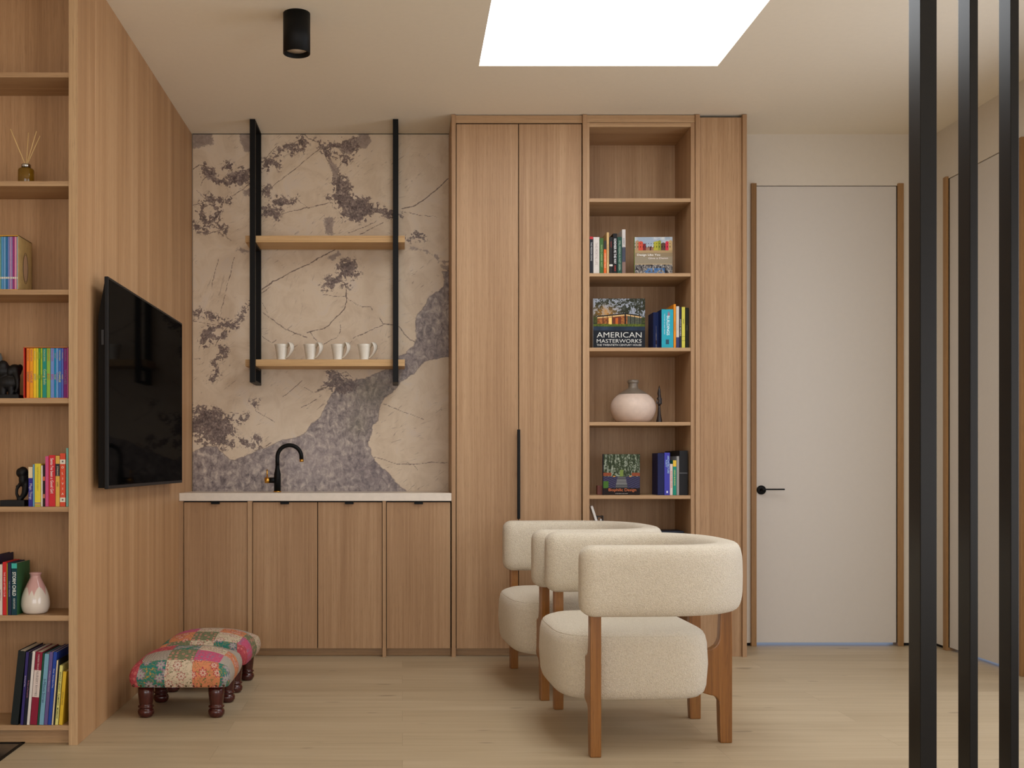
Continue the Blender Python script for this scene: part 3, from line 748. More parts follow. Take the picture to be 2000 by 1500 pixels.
# ---------------------------------------------------------------- armchairs
def make_chair(label):
    t = thing('armchair', label, 'armchair', group='cream boucle armchairs')
    # curved backrest: a swept rounded bar
    ry, cxp, rxb = .402, -.04, .385; T, Hh = .060, .131; zc = .647
    path = []
    xe = -.235
    for k in range(7): path.append((xe+(cxp-xe)*k/7, -ry))
    n = 2.8
    for k in range(41):
        a = -PI/2+PI*k/40; c, s = math.cos(a), math.sin(a)
        path.append((cxp+rxb*abs(c)**(2/n), ry*math.copysign(abs(s)**(2/n), s)))
    for k in range(6, -1, -1): path.append((xe+(cxp-xe)*k/7, ry))
    # resample
    P = [Vector((a, b, 0)) for a, b in path]; L = [0]
    for a, b in zip(P, P[1:]): L.append(L[-1]+(b-a).length)
    def at(s):
        for i in range(len(L)-1):
            if s <= L[i+1] or i == len(L)-2:
                f = (s-L[i])/(L[i+1]-L[i]+1e-9); return P[i].lerp(P[i+1], f)
    bm = new_bm(); rings = []; N = 64; tot = L[-1]; rc = .05
    st = [(-rc*math.cos(q), 1-math.sin(q)) for q in np.linspace(0, PI/2, 8)][:-1]
    prog = [(s, e) for s, e in st]+[(tot*k/N, 0) for k in range(N+1)]+[(tot-s, e) for s, e in st[::-1]]
    M = 36
    for s, e in prog:
        sc = max(0, min(tot, s)); p = at(sc); d = (at(min(tot, sc+.01))-at(max(0, sc-.01))).normalized()
        p = p+d*(s-sc); nr = Vector((d.y, -d.x, 0)); ring = []
        ins = .042*e
        for k in range(M):
            a = 2*PI*k/M; c, sn = math.cos(a), math.sin(a)
            m = 4.2
            u = (T-ins)*math.copysign(abs(c)**(2/m), c); v = (Hh-ins)*math.copysign(abs(sn)**(2/m), sn)
            u *= 1+.05*math.cos(PI*v/(2*Hh))
            ring.append(bm.verts.new(p+nr*u+Vector((0, 0, zc+v))))
        rings.append(ring)
    for a, b in zip(rings, rings[1:]):
        for k in range(M): bm.faces.new((a[k], a[(k+1) % M], b[(k+1) % M], b[k]))
    bm.faces.new(rings[0][::-1]); bm.faces.new(rings[-1])
    part('backrest', bm, boucle, t, smooth=True)
    # seat block
    def outline(scl, k, K):
        a = 2*PI*k/K; c, s = math.cos(a), math.sin(a); m = 3.9 if c < 0 else 4.4
        return (-.0475+(.300-scl)*math.copysign(abs(c)**(2/m), c), (.338-scl)*math.copysign(abs(s)**(2/m), s))
    bm = new_bm(); K = 72; rings = []
    prof = [(.11, .182), (.05, .183), (.022, .190), (.007, .206), (0, .23), (-.006, .31), (-.002, .39), (.004, .418), (.012, .431), (.018, .436),
            (.028, .441), (.05, .449), (.11, .456), (.18, .459), (.25, .460)]
    for sc_, z in prof: rings.append([bm.verts.new((*outline(sc_, k, K), z)) for k in range(K)])
    for a, b in zip(rings, rings[1:]):
        for k in range(K): bm.faces.new((a[k], a[(k+1) % K], b[(k+1) % K], b[k]))
    bm.faces.new(rings[0][::-1]); bm.faces.new(rings[-1])
    part('seat', bm, boucle, t, smooth=True)
    bm = new_bm(); tube(bm, [(*outline(.0105, k % K, K), .4285) for k in range(K+1)], .0012, 6, cap=False)
    part('seam', bm, boucle, t)
    # legs: shaped boards with a wide shoulder screwed to the seat
    def board(bm, plane, sgn, off, lat):
        # u measured inward from outer edge
        o = [(0, 0), (.046, 0), (.049, .06), (.050, .15)]
        for q in np.linspace(0, PI/2, 6): o.append((.050+.035*(1-math.cos(q)), .15+.035*math.sin(q)))
        o += [(.112, .193), (.122, .205), (.122, .345), (.114, .356)]
        for q in np.linspace(0, PI/2, 7): o.append((.095-.046*math.sin(q), .362+.055*(1-math.cos(q))))
        o += [(.046, .49), (.045, .53), (.002, .53), (0, .40)]
        pts = [(off+sgn*u, z) for u, z in o]
        prism(bm, pts, lat-.0205, lat+.0205, plane, bev=.005)
        return bm
    for s in (-1, 1):
        part('leg', board(new_bm(), 'yz', -s, s*.425, -.228), leg_wood, t, label='front leg' if s < 0 else None)
    for s in (-1, 1):
        part('leg', board(new_bm(), 'xz', -1, .342, s*.205), leg_wood, t)
    return t
c1 = make_chair('nearest cream boucle armchair with curved back and walnut legs')
c1.location = (.925, 4.562, 0); c1.rotation_euler = (0, 0, .03)
c2 = copy_tree(c1); c2['label'] = 'farther cream boucle armchair, partly hidden behind the nearest one'
c2.location = (.845, 5.56, 0); c2.rotation_euler = (0, 0, .075)

# ---------------------------------------------------------------- patchwork footstools
def patch(name, base, motif, motif2, kind):
    t = NT(name); uv = t.coord((1, 1, 1), 'UV')
    wp = t.n('ShaderNodeMix', data_type='VECTOR'); wp.inputs[0].default_value = .035
    nz_ = t.n('ShaderNodeTexNoise'); t.l(uv, nz_.inputs['Vector']); nz_.inputs['Scale'].default_value = 9
    t.l(uv, wp.inputs[4]); t.l(nz_.outputs[1], wp.inputs[5]); u2 = wp.outputs[1]
    if kind == 'floral':
        def flower(scale, seed, petals, rad):
            mp = t.n('ShaderNodeMapping'); mp.inputs['Location'].default_value = (seed, seed*.7, 0); t.l(uv, mp.inputs[0])
            vo = t.n('ShaderNodeTexVoronoi', feature='F1', voronoi_dimensions='2D'); t.l(mp.outputs[0], vo.inputs['Vector']); vo.inputs['Scale'].default_value = scale
            vo.inputs['Randomness'].default_value = .8
            df_ = t.n('ShaderNodeVectorMath', operation='SUBTRACT'); t.l(mp.outputs[0], df_.inputs[0]); t.l(vo.outputs['Position'], df_.inputs[1])
            sp_ = t.n('ShaderNodeSeparateXYZ'); t.l(df_.outputs[0], sp_.inputs[0])
            an = t.math('ARCTAN2', sp_.outputs[0], sp_.outputs[1])
            pt = t.math('ABSOLUTE', t.math('COSINE', t.math('MULTIPLY', an, petals/2)))
            lim = t.math('ADD', rad*.5, t.math('MULTIPLY', pt, rad*.5))
            r_ = t.math('DIVIDE', vo.outputs['Distance'], lim)
            body = t.math('SUBTRACT', 1.0, t.step(r_, .92, 1.0))
            rim = t.math('MULTIPLY', body, t.step(r_, .66, .78))
            core = t.math('SUBTRACT', 1.0, t.step(r_, .20, .28))
            return body, rim, core
        ns = t.noise(u2, 16, 3, .6, dist=1.4)
        ln = t.math('SUBTRACT', 1.0, t.step(t.math('ABSOLUTE', t.math('SUBTRACT', ns, .5)), .006, .020))
        lf = t.n('ShaderNodeTexVoronoi', feature='F1'); t.l(u2, lf.inputs['Vector']); lf.inputs['Scale'].default_value = 26
        leaf = t.math('SUBTRACT', 1.0, t.step(lf.outputs['Distance'], .22, .30))
        leaf = t.math('MULTIPLY', leaf, t.step(t.noise(uv, 9, 1), .46, .54))
        col = t.mix(t.math('MAXIMUM', ln, leaf), base, motif2)
        b_, rm_, c_ = flower(7.5, 1.3, 7, .40)
        pale = tuple(.45*a+.55*b for a, b in zip(base[:3], (.62, .52, .44)))+(1,)
        col = t.mix(b_, col, pale); col = t.mix(rm_, col, motif); col = t.mix(c_, col, motif)
    elif kind == 'dots':
        vo = t.n('ShaderNodeTexVoronoi', feature='F1'); t.l(uv, vo.inputs['Vector']); vo.inputs['Scale'].default_value = 17
        vo.inputs['Randomness'].default_value = .35
        d = vo.outputs['Distance']
        ringm = t.math('SUBTRACT', 1.0, t.step(d, .26, .32)); core = t.math('SUBTRACT', 1.0, t.step(d, .08, .14))
        ns = t.noise(u2, 50, 3); col = t.mix(t.step(ns, .55, .62), base, motif2)
        col = t.mix(ringm, col, motif); col = t.mix(core, col, base)
    elif kind == 'stripes':
        wv = t.n('ShaderNodeTexWave', wave_type='BANDS', bands_direction='Y'); t.l(uv, wv.inputs['Vector'])
        wv.inputs['Scale'].default_value = 38; wv.inputs['Distortion'].default_value = .4
        col = t.mix(t.step(wv.outputs['Fac'], .45, .6), base, motif)
    else:   # houndstooth-like checks
        ck = t.n('ShaderNodeTexChecker'); mp = t.n('ShaderNodeMapping'); mp.inputs['Rotation'].default_value = (0, 0, .6)
        t.l(uv, mp.inputs[0]); t.l(mp.outputs[0], ck.inputs['Vector']); ck.inputs['Scale'].default_value = 95
        ck.inputs['Color1'].default_value = base; ck.inputs['Color2'].default_value = motif
        col = ck.outputs[0]
    n2 = t.noise(uv, 260, 2)
    col = t.mix(t.math('MULTIPLY', n2, .12), col, rgb(120, 100, 80))
    t.l(col, t.b.inputs['Base Color']); t.b.inputs['Roughness'].default_value = .85; t.b.inputs['Specular IOR Level'].default_value = .2
    t.bump(n2, .2, .001)
    return t.m
PT = {'T': patch('teal_flower_cotton', rgb(36, 118, 106), rgb(150, 112, 140), rgb(178, 140, 62), 'floral'),
      'C': patch('cream_floral_cotton', rgb(206, 188, 162), rgb(164, 106, 96), rgb(104, 108, 78), 'floral'),
      'O': patch('orange_floral_cotton', rgb(212, 134, 94), rgb(176, 60, 70), rgb(104, 112, 66), 'floral'),
      'B': patch('houndstooth_cotton', rgb(208, 196, 178), rgb(70, 62, 60), rgb(0, 0, 0), 'check'),
      'G': patch('green_dot_cotton', rgb(108, 114, 84), rgb(208, 136, 122), rgb(138, 140, 108), 'dots'),
      'P': patch('pink_motif_cotton', rgb(192, 82, 116), rgb(140, 118, 140), rgb(204, 104, 132), 'dots'),
      'S': patch('grey_stripe_cotton', rgb(206, 194, 178), rgb(110, 104, 100), rgb(0, 0, 0), 'stripes'),
      'R': patch('rose_red_cotton', rgb(176, 72, 82), rgb(200, 112, 108), rgb(156, 62, 70), 'dots')}
PK = list(PT)
def make_stool(label, layout, loc, rz):
    t = thing('footstool', label, 'footstool', loc, rz, 'patchwork footstools')
    Wd, Dp = .205, .205; zb_, zs, zt = .136, .212, .272
    n = 50; bm = new_bm(); uvl = bm.loops.layers.uv.new('UVMap')
    flat = .170; side = zs-zb_
    ext = Wd+side          # half extent in the unrolled cloth (both directions)
    grid = {}
    def pos(a, b):
        """unrolled cloth coordinate -> surface point"""
        def fold(c):
            s = math.copysign(1, c); c = abs(c)
            return (s*min(c, Wd), max(0, c-Wd))
        xa, da = fold(a); yb, db = fold(b)
        x, y = xa, yb; drop = max(da, db)
        q = (1-(abs(x)/Wd)**2.6)*(1-(abs(y)/Dp)**2.6)
        z = zs+(zt-zs)*max(0, q)**.62-drop
        # softly bulging sides
        bul = .010*math.sin(PI*min(1, drop/side)) if drop > 0 else 0
        m = max(abs(x)/Wd, abs(y)/Dp)
        # round plan corners
        e = 14; rr = (abs(x/Wd)**e+abs(y/Dp)**e)**(1/e)
        k = m/rr if rr > 0 else 1
        x *= k; y *= k
        if bul: x *= 1+bul/Wd; y *= 1+bul/Dp
        return (x, y, z)
    for i in range(-n, n+1):
        for j in range(-n, n+1):
            grid[i, j] = bm.verts.new(pos(i/n*ext, j/n*ext))
    rows = layout
    NP = len(rows)
    for i in range(-n, n):
        for j in range(-n, n):
            a, b = (i+.5)/n*ext, (j+.5)/n*ext
            if abs(a) > Wd+.002 and abs(b) > Wd+.002: continue     # the cut corners of the cloth
            f = bm.faces.new((grid[i, j], grid[i+1, j], grid[i+1, j+1], grid[i, j+1])); f.smooth = True
            c = int((a+ext)/(2*ext)*len(rows[0])); r_ = int((b+ext)/(2*ext)*NP)
            f.material_index = PK.index(rows[r_][c])
            for lp, (ii, jj) in zip(f.loops, ((i, j), (i+1, j), (i+1, j+1), (i, j+1))):
                lp[uvl].uv = (ii/n*ext*2.6+.3*c, jj/n*ext*2.6+.2*r_)
    bmesh.ops.delete(bm, geom=[v for v in bm.verts if not v.link_faces], context='VERTS')
    bmesh.ops.remove_doubles(bm, verts=bm.verts, dist=.0004)
    part('cushion', bm, [PT[k] for k in PK], t)
    part('frame', B(-.188, .188, -.188, .188, .137, .20), mahogany, t)
    for sx in (-1, 1):
        for sy in (-1, 1):
            bm = new_bm()
            lathe(bm, [(0, .1365), (.034, .1365), (.0335, .10), (.029, .058), (.027, .052), (.033, .048), (.034, .044), (.029, .040), (.025, .038),
                       (.031, .034), (.035, .026), (.034, .014), (.027, .003), (.022, 0), (0, 0)], 28)
            part('leg', bm, mahogany, t, loc=(sx*.150, sy*.150, 0))
    bm = new_bm()
    for k in range(13):
        r_ = bmesh.ops.create_uvsphere(bm, u_segments=10, v_segments=6, radius=.0055)
        bmesh.ops.scale(bm, verts=r_['verts'], vec=(1, .5, 1)); bmesh.ops.translate(bm, verts=r_['verts'], vec=(-.19+.38*k/12, -.2065, .1435))
    part('upholstery_nails', bm, plain('aged_brass_nails', rgb(84, 62, 44), .35, .8), t, smooth=True)['kind'] = 'stuff'
    return t
make_stool('nearest patchwork footstool with four turned dark legs',
           ['RTCOT', 'RBGPS', 'PRTCO', 'CPGBS', 'OCTRG'], (-.943, 4.952, 0), 0)
make_stool('second patchwork footstool, close behind the nearest one near the cabinets',
           ['OGCTR', 'TOGCP', 'RPCOG', 'GTSSC', 'COPTB'], (-.932, 5.475, 0), -.05)

# ---------------------------------------------------------------- books
def book(x0, x1, z0, h, yf, d, col, label, group, title=None, tcol=(240, 236, 226), lean=0, bands=(), cover=None, tsize=.62,
         tpos=.5, tlen=.85, pages=None, extra=(), name='book', flat_top=False, bold=0.0):
    """spine towards the camera (-y); local origin at the bottom right front corner when leaning right"""
    t_ = x1-x0; px = x1 if lean > 0 else x0
    t = thing(name, label, 'book', (px, yf, z0), group=group, rot=(0, math.radians(lean), 0))
    a, b = (-t_, 0) if lean > 0 else (0, t_)
    g = .0004; a += g; b -= g; bt = min(.0022, t_*.16)
    bm = new_bm()
    box(bm, a, a+bt, .0006, d, 0, h); box(bm, b-bt, b, .0006, d, 0, h, mi=1 if cover else 0); box(bm, a, b, 0, bt*.9, 0, h, bev=min(.0006, bt*.3), seg=1)
    part('cover', bm, [cloth(col)]+([cloth(cover)] if cover else []), t)
    if b-a-2*bt > .001:
        part('pages', B(a+bt, b-bt, bt*.9, d-.003, .0025, h-.003), pages or paper, t)
    mid = (a+b)/2
    for f0, f1, c in bands:
        part('spine_band', B(a+.0001, b-.0001, -.0005, .0002, h*f0, h*f1), ink(c), t)
    def pl(u, v, tp=tpos): return (mid+v, -.0008, h*(1-tp)-u)
    if title: text_mesh(title, ink(tcol), 'title', t, (b-a)*tsize, lambda u, v: pl(u, v), maxlen=h*tlen, bold=bold)
    for s, c, tp, sz, ml in extra:
        text_mesh(s, ink(c), 'lettering', t, (b-a)*sz, lambda u, v, tp=tp: pl(u, v, tp), maxlen=h*ml)
    return t
GL = 'books on the shelf beside the television wall'
def LB(p0, p1, ytop, shelf, col, label, **k):
    yf = k.pop('yf', DL+.012); d = k.pop('d', .15); D = yf
    z0 = LS[shelf]+.0003
    group = k.pop('group', GL)
    return book(X(p0, D), X(p1, D), z0, Z(ytop, D)-z0, yf, d, col, label, group, **k)

# shelf: boxed set of blue and purple paperbacks
yb_ = DL+.008; z0 = LS[3]+.0003; zt_ = Z(459.5, yb_)
sc_ = thing('slipcase', 'gold cardboard slipcase holding blue and purple paperbacks', 'book box', (X(0, yb_), yb_, z0))
bm = new_bm(); bxa, bxb = X(-45, yb_), X(36.5, yb_)
box(bm, bxa, bxa+.003, yb_, yb_+.155, z0, zt_); box(bm, bxb-.0025, bxb, yb_, yb_+.155, z0, zt_, mi=1)
box(bm, bxa, bxb, yb_, yb_+.155, z0, z0+.002, mi=2); box(bm, bxa, bxb, yb_, yb_+.155, zt_-.0025, zt_, mi=2)
box(bm, bxa, bxb, yb_+.1525, yb_+.155, z0, zt_)
part('box', bm, [cloth((212, 184, 120)), plain('kraft_gold_board', rgb(190, 160, 104), .6, var=.12), cloth((226, 170, 62))], sc_, w=True)
bm = new_bm()
for k in range(2):
    pts = [(yb_+.078+(.030-.004*k)*math.cos(a), z0+.095+(.060-.007*k)*math.sin(a)) for a in np.linspace(0, 2*PI, 33)]
    tube(bm, [(bxb+.0003, a, b) for a, b in pts], .0008, 6, cap=False)
part('oval_print', bm, ink((96, 74, 50)), sc_, w=True)
part('oval_ground', prism(new_bm(), [(yb_+.078+.026*math.cos(a), z0+.095+.053*math.sin(a)) for a in np.linspace(0, 2*PI, 33)[:-1]], bxb, bxb+.0004, 'yz'), ink((196, 160, 128)), sc_, w=True)
for i, (p0, p1, c, nm) in enumerate(((0, 2.2, (104, 170, 168), 'sea green'), (2.4, 6.8, (84, 146, 196), 'mid blue'), (7, 10.8, (120, 166, 210), 'pale blue'),
        (11, 14.6, (44, 116, 166), 'deep blue'), (14.8, 18, (118, 132, 196), 'periwinkle'), (18.2, 20.8, (190, 150, 190), 'lilac pink'), (21, 24, (160, 140, 190), 'soft purple'),
        (24.2, 27.8, (150, 52, 120), 'magenta'), (28, 32, (222, 148, 172), 'pink'), (32.2, 34.8, (164, 178, 186), 'grey'))):
    book(X(p0, yb_), X(p1, yb_), z0+.0023, zt_-z0-.0075, yb_+.002, .145, c, 'thin %s paperback inside the gold slipcase' % nm, 'paperbacks in the gold slipcase',
         bands=((.2, .235, (226, 220, 206)),), title='FAIRY TALES' if False else None)

# shelf: rainbow boxed set
z0 = LS[4]+.0003; zt_ = Z(677.8, yb_)
sc2 = thing('slipcase', 'rainbow slipcase full of thin bright paperbacks', 'book box', (X(90, yb_), yb_, z0))
bm = new_bm(); bxa, bxb = X(46, yb_), X(133, yb_)
box(bm, bxa, bxa+.0025, yb_, yb_+.145, z0, zt_, mi=0); box(bm, bxb-.003, bxb, yb_, yb_+.145, z0, zt_, mi=1)
box(bm, bxa, bxb, yb_, yb_+.145, z0, z0+.0015, mi=2); box(bm, bxa, bxb, yb_, yb_+.145, zt_-.002, zt_, mi=2); box(bm, bxa, bxb, yb_+.1425, yb_+.145, z0, zt_)
part('box', bm, [cloth((214, 62, 50)), cloth((186, 90, 140)), cloth((226, 140, 80))], sc2, w=True)
RB = [(51.2, 57.6, (238, 130, 48), 'orange', 'DANNY', (40, 92, 84)), (57.8, 64.6, (240, 160, 40), 'amber', 'CHARLIE', (150, 60, 110)), (64.8, 70.4, (240, 200, 46), 'yellow', 'JAMES', (120, 150, 150)),
      (70.6, 74.8, (216, 204, 60), 'mustard yellow', 'TWITS', (120, 150, 50)), (75, 78.8, (76, 150, 62), 'grass green', 'ESIO', (200, 210, 70)), (79, 82.4, (170, 190, 56), 'yellow green', 'THE BFG', (60, 80, 60)),
      (82.6, 90.5, (40, 142, 130), 'teal', 'Going Solo', (206, 218, 140)), (90.7, 98, (142, 184, 70), 'lime', 'BOY', (206, 78, 60)), (98.2, 105.6, (112, 142, 206), 'cornflower blue', 'BFG', (190, 70, 110)),
      (105.8, 109, (30, 140, 186), 'bright blue', 'GEORGE', (230, 220, 90)), (109.2, 113.2, (116, 164, 218), 'sky blue', 'FANTASTIC', (190, 100, 140)), (113.4, 119.6, (60, 110, 186), 'royal blue', 'CHARLIE', (226, 214, 96)),
      (119.8, 123.6, (90, 104, 186), 'indigo', 'MAGIC', (236, 200, 90)), (123.8, 131.6, (120, 36, 108), 'plum', 'WITCHES', (116, 110, 130))]
for p0, p1, c, nm, ti, tcx in RB:
    book(X(p0, yb_), X(p1, yb_), z0+.0018, zt_-z0-.006, yb_+.002, .135, c, 'thin %s paperback in the rainbow slipcase' % nm, 'paperbacks in the rainbow slipcase',
         title=ti, tcol=tcx, tpos=.58, tlen=.34, tsize=.66, extra=(('ROALD DAHL', tcx, .15, .42, .24),))

# shelf D
LB(55.3, 63.8, 912, 5, (58, 52, 140), 'small indigo and cream book next to the carved bookend', title='Magic Things', tcol=(206, 200, 210), tpos=.62, tlen=.4, bands=((.72, 1.0, (226, 206, 168)),), d=.13)
LB(64, 67.4, 907, 5, (104, 158, 190), 'slim light blue book left of the yellow one', d=.14)
LB(67.6, 79.7, 905.5, 5, (226, 208, 66), 'bright yellow book with a striped foot', title='NORTHANGER ABBEY', tcol=(176, 168, 60), tsize=.3, tpos=.36, tlen=.55, bands=((.075, .095, (120, 110, 140)), (.05, .066, (230, 150, 80)), (.03, .04, (90, 90, 110))), d=.14)
LB(80, 83.4, 909, 5, (222, 216, 204), 'slim white spine right of the yellow book', d=.13)
LB(83.6, 88, 908, 5, (48, 26, 26), 'slim black and orange patterned book before the pink one', bands=((.62, .72, (206, 96, 60)), (.2, .3, (190, 110, 80))), d=.14)
LB(88.2, 95, 891, 5, (206, 84, 134), 'tall pink book left of the red one', d=.17)
LB(95.2, 108, 889, 5, (206, 48, 56), 'wide red book titled Santa I\'ve been a Good Girl', title="Santa I've been a Good Girl", tcol=(240, 224, 224), tsize=.46, tpos=.40, tlen=.68, d=.17, bold=.012)
LB(108.3, 116.6, 890, 5, (222, 176, 84), 'golden yellow book with a black patch', title='STRIKING', tcol=(226, 214, 180), tsize=.4, tpos=.30, tlen=.2, bands=((.60, .84, (30, 32, 44)),), extra=(('LIVES', (60, 56, 60), .56, .36, .16),), d=.15)
ol = LB(117, 128, 885.5, 5, (222, 84, 58), 'red orange book with cream bands titled OLIVIA', bands=((.80, .885, (232, 222, 204)), (.085, .17, (232, 222, 204))), d=.19)
hO = Z(885.5, DL+.012)-LS[5]
for ch, fz in zip('OLIVIA', (.735, .625, .525, .43, .335, .24)):
    text_mesh(ch, ink((240, 226, 206)), 'letter', ol, .0085, lambda u, v, fz=fz: (.0107+u, -.0008, hO*fz+v), bold=.02)
def star(parent, cx, cz, R_):
    pts = [(cx+(R_ if k % 2 == 0 else R_*.42)*math.sin(PI*k/5), cz+(R_ if k % 2 == 0 else R_*.42)*math.cos(PI*k/5)) for k in range(10)]
    part('star', prism(new_bm(), pts, -.0009, -.0005, 'xz'), ink((36, 36, 36)), parent)
star(ol, .0107, hO*.845, .0050); star(ol, .0107, hO*.127, .0050)
LB(129, 133.6, 875, 5, (128, 190, 178), 'pale teal book against the bookcase side', d=.2)

# shelf E
LB(-14, -5, 1085, 6, (36, 32, 58), 'dark navy book at the left edge behind the white one', d=.18, yf=DL+.03)
LB(-4.6, 4.6, 1103, 6, (222, 212, 202), 'white patterned paperback cut by the left frame edge', title='NIMESH', tcol=(150, 60, 80), tpos=.6, tsize=.5, tlen=.4)
LB(4.9, 12.8, 1098, 6, (206, 44, 48), 'red paperback titled The Baby-Sitters Club', title='THE BABY-SITTERS CLUB', tcol=(240, 214, 210), tsize=.42, tlen=.62, tpos=.42)
LB(13, 14.8, 1100, 6, (180, 150, 40), 'very thin yellow edge between red and navy paperbacks')
LB(15, 22, 1099, 6, (40, 48, 72), 'dark navy paperback between the red book and STORM CHILD', title='THE LOST TREASURE', tcol=(150, 160, 190), tsize=.36, tlen=.5)
LB(22.3, 33.2, 1100, 6, (20, 60, 70), 'dark teal paperback titled STORM CHILD with a green cover', title='STORM CHILD', tcol=(228, 232, 224), tsize=.62, tlen=.46, tpos=.40,
   bands=((.90, .998, (60, 178, 166)),), cover=(46, 96, 60), extra=(('ROB FOUNTAIN', (220, 226, 220), .78, .34, .2),), bold=.02)

# shelf F : leaning books
zf = LS[7]+.0003; yF = DL+.006
def FB(p0, p1, ytop, col, label, lean=4.6, d=.2, **k):
    h = (Z(ytop, yF)-zf)/math.cos(math.radians(lean))
    return book(X(p0, yF), X(p1, yF), zf, h, yF, d, col, label, 'leaning picture books on the bottom shelf', lean=lean, **k)
FB(20, 34.8, 1272, (30, 36, 36), 'big black hardback leaning at the left of the bottom shelf', lean=6.1, d=.21)
FB(39.3, 45, 1274, (58, 48, 110), 'slim purple book right of the leaning black one', title='Enchanted Tales', tcol=(214, 206, 226), tsize=.45, tlen=.4, tpos=.4)
FB(45.4, 51.6, 1275, (28, 28, 44), 'dark spotted book with pink lettering', title='The Story of The Lost Girl', tcol=(206, 130, 160), tsize=.4, tlen=.6)
FB(52, 57.5, 1272.5, (226, 220, 214), 'plain white spined book on the bottom shelf')
FB(58.2, 72, 1274, (140, 34, 58), 'crimson treasury of nursery rhymes with a pale title block', bands=((.38, .75, (222, 206, 198)),), title='NURSERY RHYMES', tcol=(110, 100, 100), tsize=.34, tpos=.435, tlen=.34,
   extra=(("CHILDREN'S TREASURY", (222, 190, 190), .14, .26, .22),))
FB(72.3, 75.8, 1276, (30, 84, 66), 'thin dark green book right of the crimson one')
FB(76.2, 85, 1277.5, (122, 170, 194), 'light blue book titled 5-Minute Stories', title='5-Minute Stories', tcol=(40, 62, 96), tsize=.6, tlen=.42, tpos=.52)
FB(85.5, 92.5, 1274, (104, 88, 142), 'muted purple book beside the royal blue one', title='A Treasury of Bedtime Stories', tcol=(206, 196, 220), tsize=.36, tlen=.55, tpos=.4)
FB(93, 100, 1274, (40, 70, 160), 'royal blue book with small white lettering', title='Disney   Once Upon a Time', tcol=(226, 226, 236), tsize=.36, tlen=.6, tpos=.36)
FB(100.6, 103.8, 1290, (222, 204, 168), 'very slim cream book after the royal blue one', d=.19)
FB(104.1, 106.8, 1288, (30, 34, 34), 'very slim black book before the pale yellow one', d=.19)
FB(107.2, 113.2, 1300, (226, 220, 132), 'pale yellow book with black capitals ARNOLD', title='ARNOLD HEWETT   FLAMINGO   MORROW', tcol=(40, 44, 40), tsize=.6, tlen=.92, d=.18, bold=.006)
FB(114.6, 121.6, 1312, (222, 184, 52), 'shorter golden yellow book at the end of the leaning row', title='GOLDEN MOLE', tcol=(120, 90, 30), tsize=.4, tlen=.4, d=.18)

# right bookcase
GR = 'upright books in the open bookcase'
def RBk(p0, p1, ytop, shelf, col, label, yf=DF+.03, d=.16, **k):
    z0 = RS[shelf]+.0003
    return book(X(p0, yf), X(p1, yf), z0, Z(ytop, yf)-z0, yf, d, col, label, GR, **k)
RBk(1151.6, 1158.4, 462, 1, (34, 36, 44), 'black book with a red top at the left end', title='THE MISSION SONG', tcol=(220, 220, 220), tsize=.45, tpos=.4, tlen=.5, bands=((.93, .998, (196, 36, 44)),))
RBk(1158.8, 1170.8, 463, 1, (214, 208, 200), 'thick white spined book on the upper book shelf', title='THIS MORTAL LIFE', tcol=(170, 150, 146), tsize=.42, tlen=.6, tpos=.45)
RBk(1171.2, 1178.8, 465, 1, (66, 104, 52), 'moss green book right of the white one', title='WASTE CARRIER WEST', tcol=(170, 190, 130), tsize=.42, tlen=.7)
RBk(1179.2, 1184.4, 470, 1, (226, 104, 40), 'short orange book with a black head', bands=((.74, .998, (30, 26, 26)),), title='NORTHERN TALES', tcol=(246, 214, 180), tsize=.5, tlen=.5, tpos=.6)
RBk(1184.8, 1189.6, 454, 1, (206, 172, 118), 'tall tan book behind the orange spine', title='THE DESIGN OF EVERYDAY LIFE', tcol=(150, 100, 50), tsize=.4, tlen=.8)
RBk(1190, 1196.8, 463, 1, (34, 32, 32), 'black book with a small white label', bands=((.21, .26, (222, 218, 208)),), title='TEMPEST', tcol=(170, 60, 50), tsize=.36, tpos=.2, tlen=.25)
RBk(1197.2, 1205.4, 456, 1, (24, 22, 24), 'black book titled REMEMBER ME THIS WAY', title='REMEMBER ME THIS WAY', tcol=(232, 232, 232), tsize=.62, tlen=.62, tpos=.44, extra=(('SABINE', (206, 60, 44), .86, .36, .14),), bold=.01)
RBk(1205.8, 1214.6, 463, 1, (34, 76, 62), 'dark green book right of the black titled one', title='STILL MISSING IN FAST GREEN', tcol=(190, 206, 186), tsize=.4, tlen=.8)
RBk(1215, 1221.8, 448, 1, (204, 198, 194), 'tallest book, white over navy over brown, at the right of the row', bands=((.0, .27, (128, 100, 90)), (.27, .60, (40, 46, 66))), title='EXPERT  NEGOTIATION', tcol=(90, 92, 110), tsize=.5, tlen=.5, tpos=.45)

def face_book(px0, px1, ytop, shelf, yf, thick, label, fn, col, side='right', rz=0, title_rows=(), nx=200, nz=180, group=None, edge=None, ztop_left=None):
    z0 = RS[shelf]+.0003; x0, x1 = X(px0, yf), X(px1, yf); h = Z(ytop, yf)-z0
    t = thing('picture_book', label, 'book', (x0, yf, z0), rz, 'picture books standing cover forward')
    w = x1-x0
    bm = new_bm()
    box(bm, 0, w, 0, .003, 0, h, bev=.0008, seg=1); box(bm, 0, w, thick-.003, thick, 0, h); box(bm, 0, .0035, .0005, thick, 0, h, mi=1)
    part('cover', bm, [cloth(col), cloth(edge or col)], t)
    part('pages', B(.0036, w-.004, .0032, thick-.0032, .003, h-.003), paper, t)
    picture(t, .0008, w-.0008, .0008, h-.0008, -.0004, nx, nz, fn)
    for s, c, fx_, fz_, sz, ml, bo in title_rows:
        text_mesh(s, ink(c), 'title', t, sz, lambda u, v, fx_=fx_, fz_=fz_: (w*fx_+u, -.0010, h*fz_+v), maxlen=ml, bold=bo, sx=1.6)
    return t
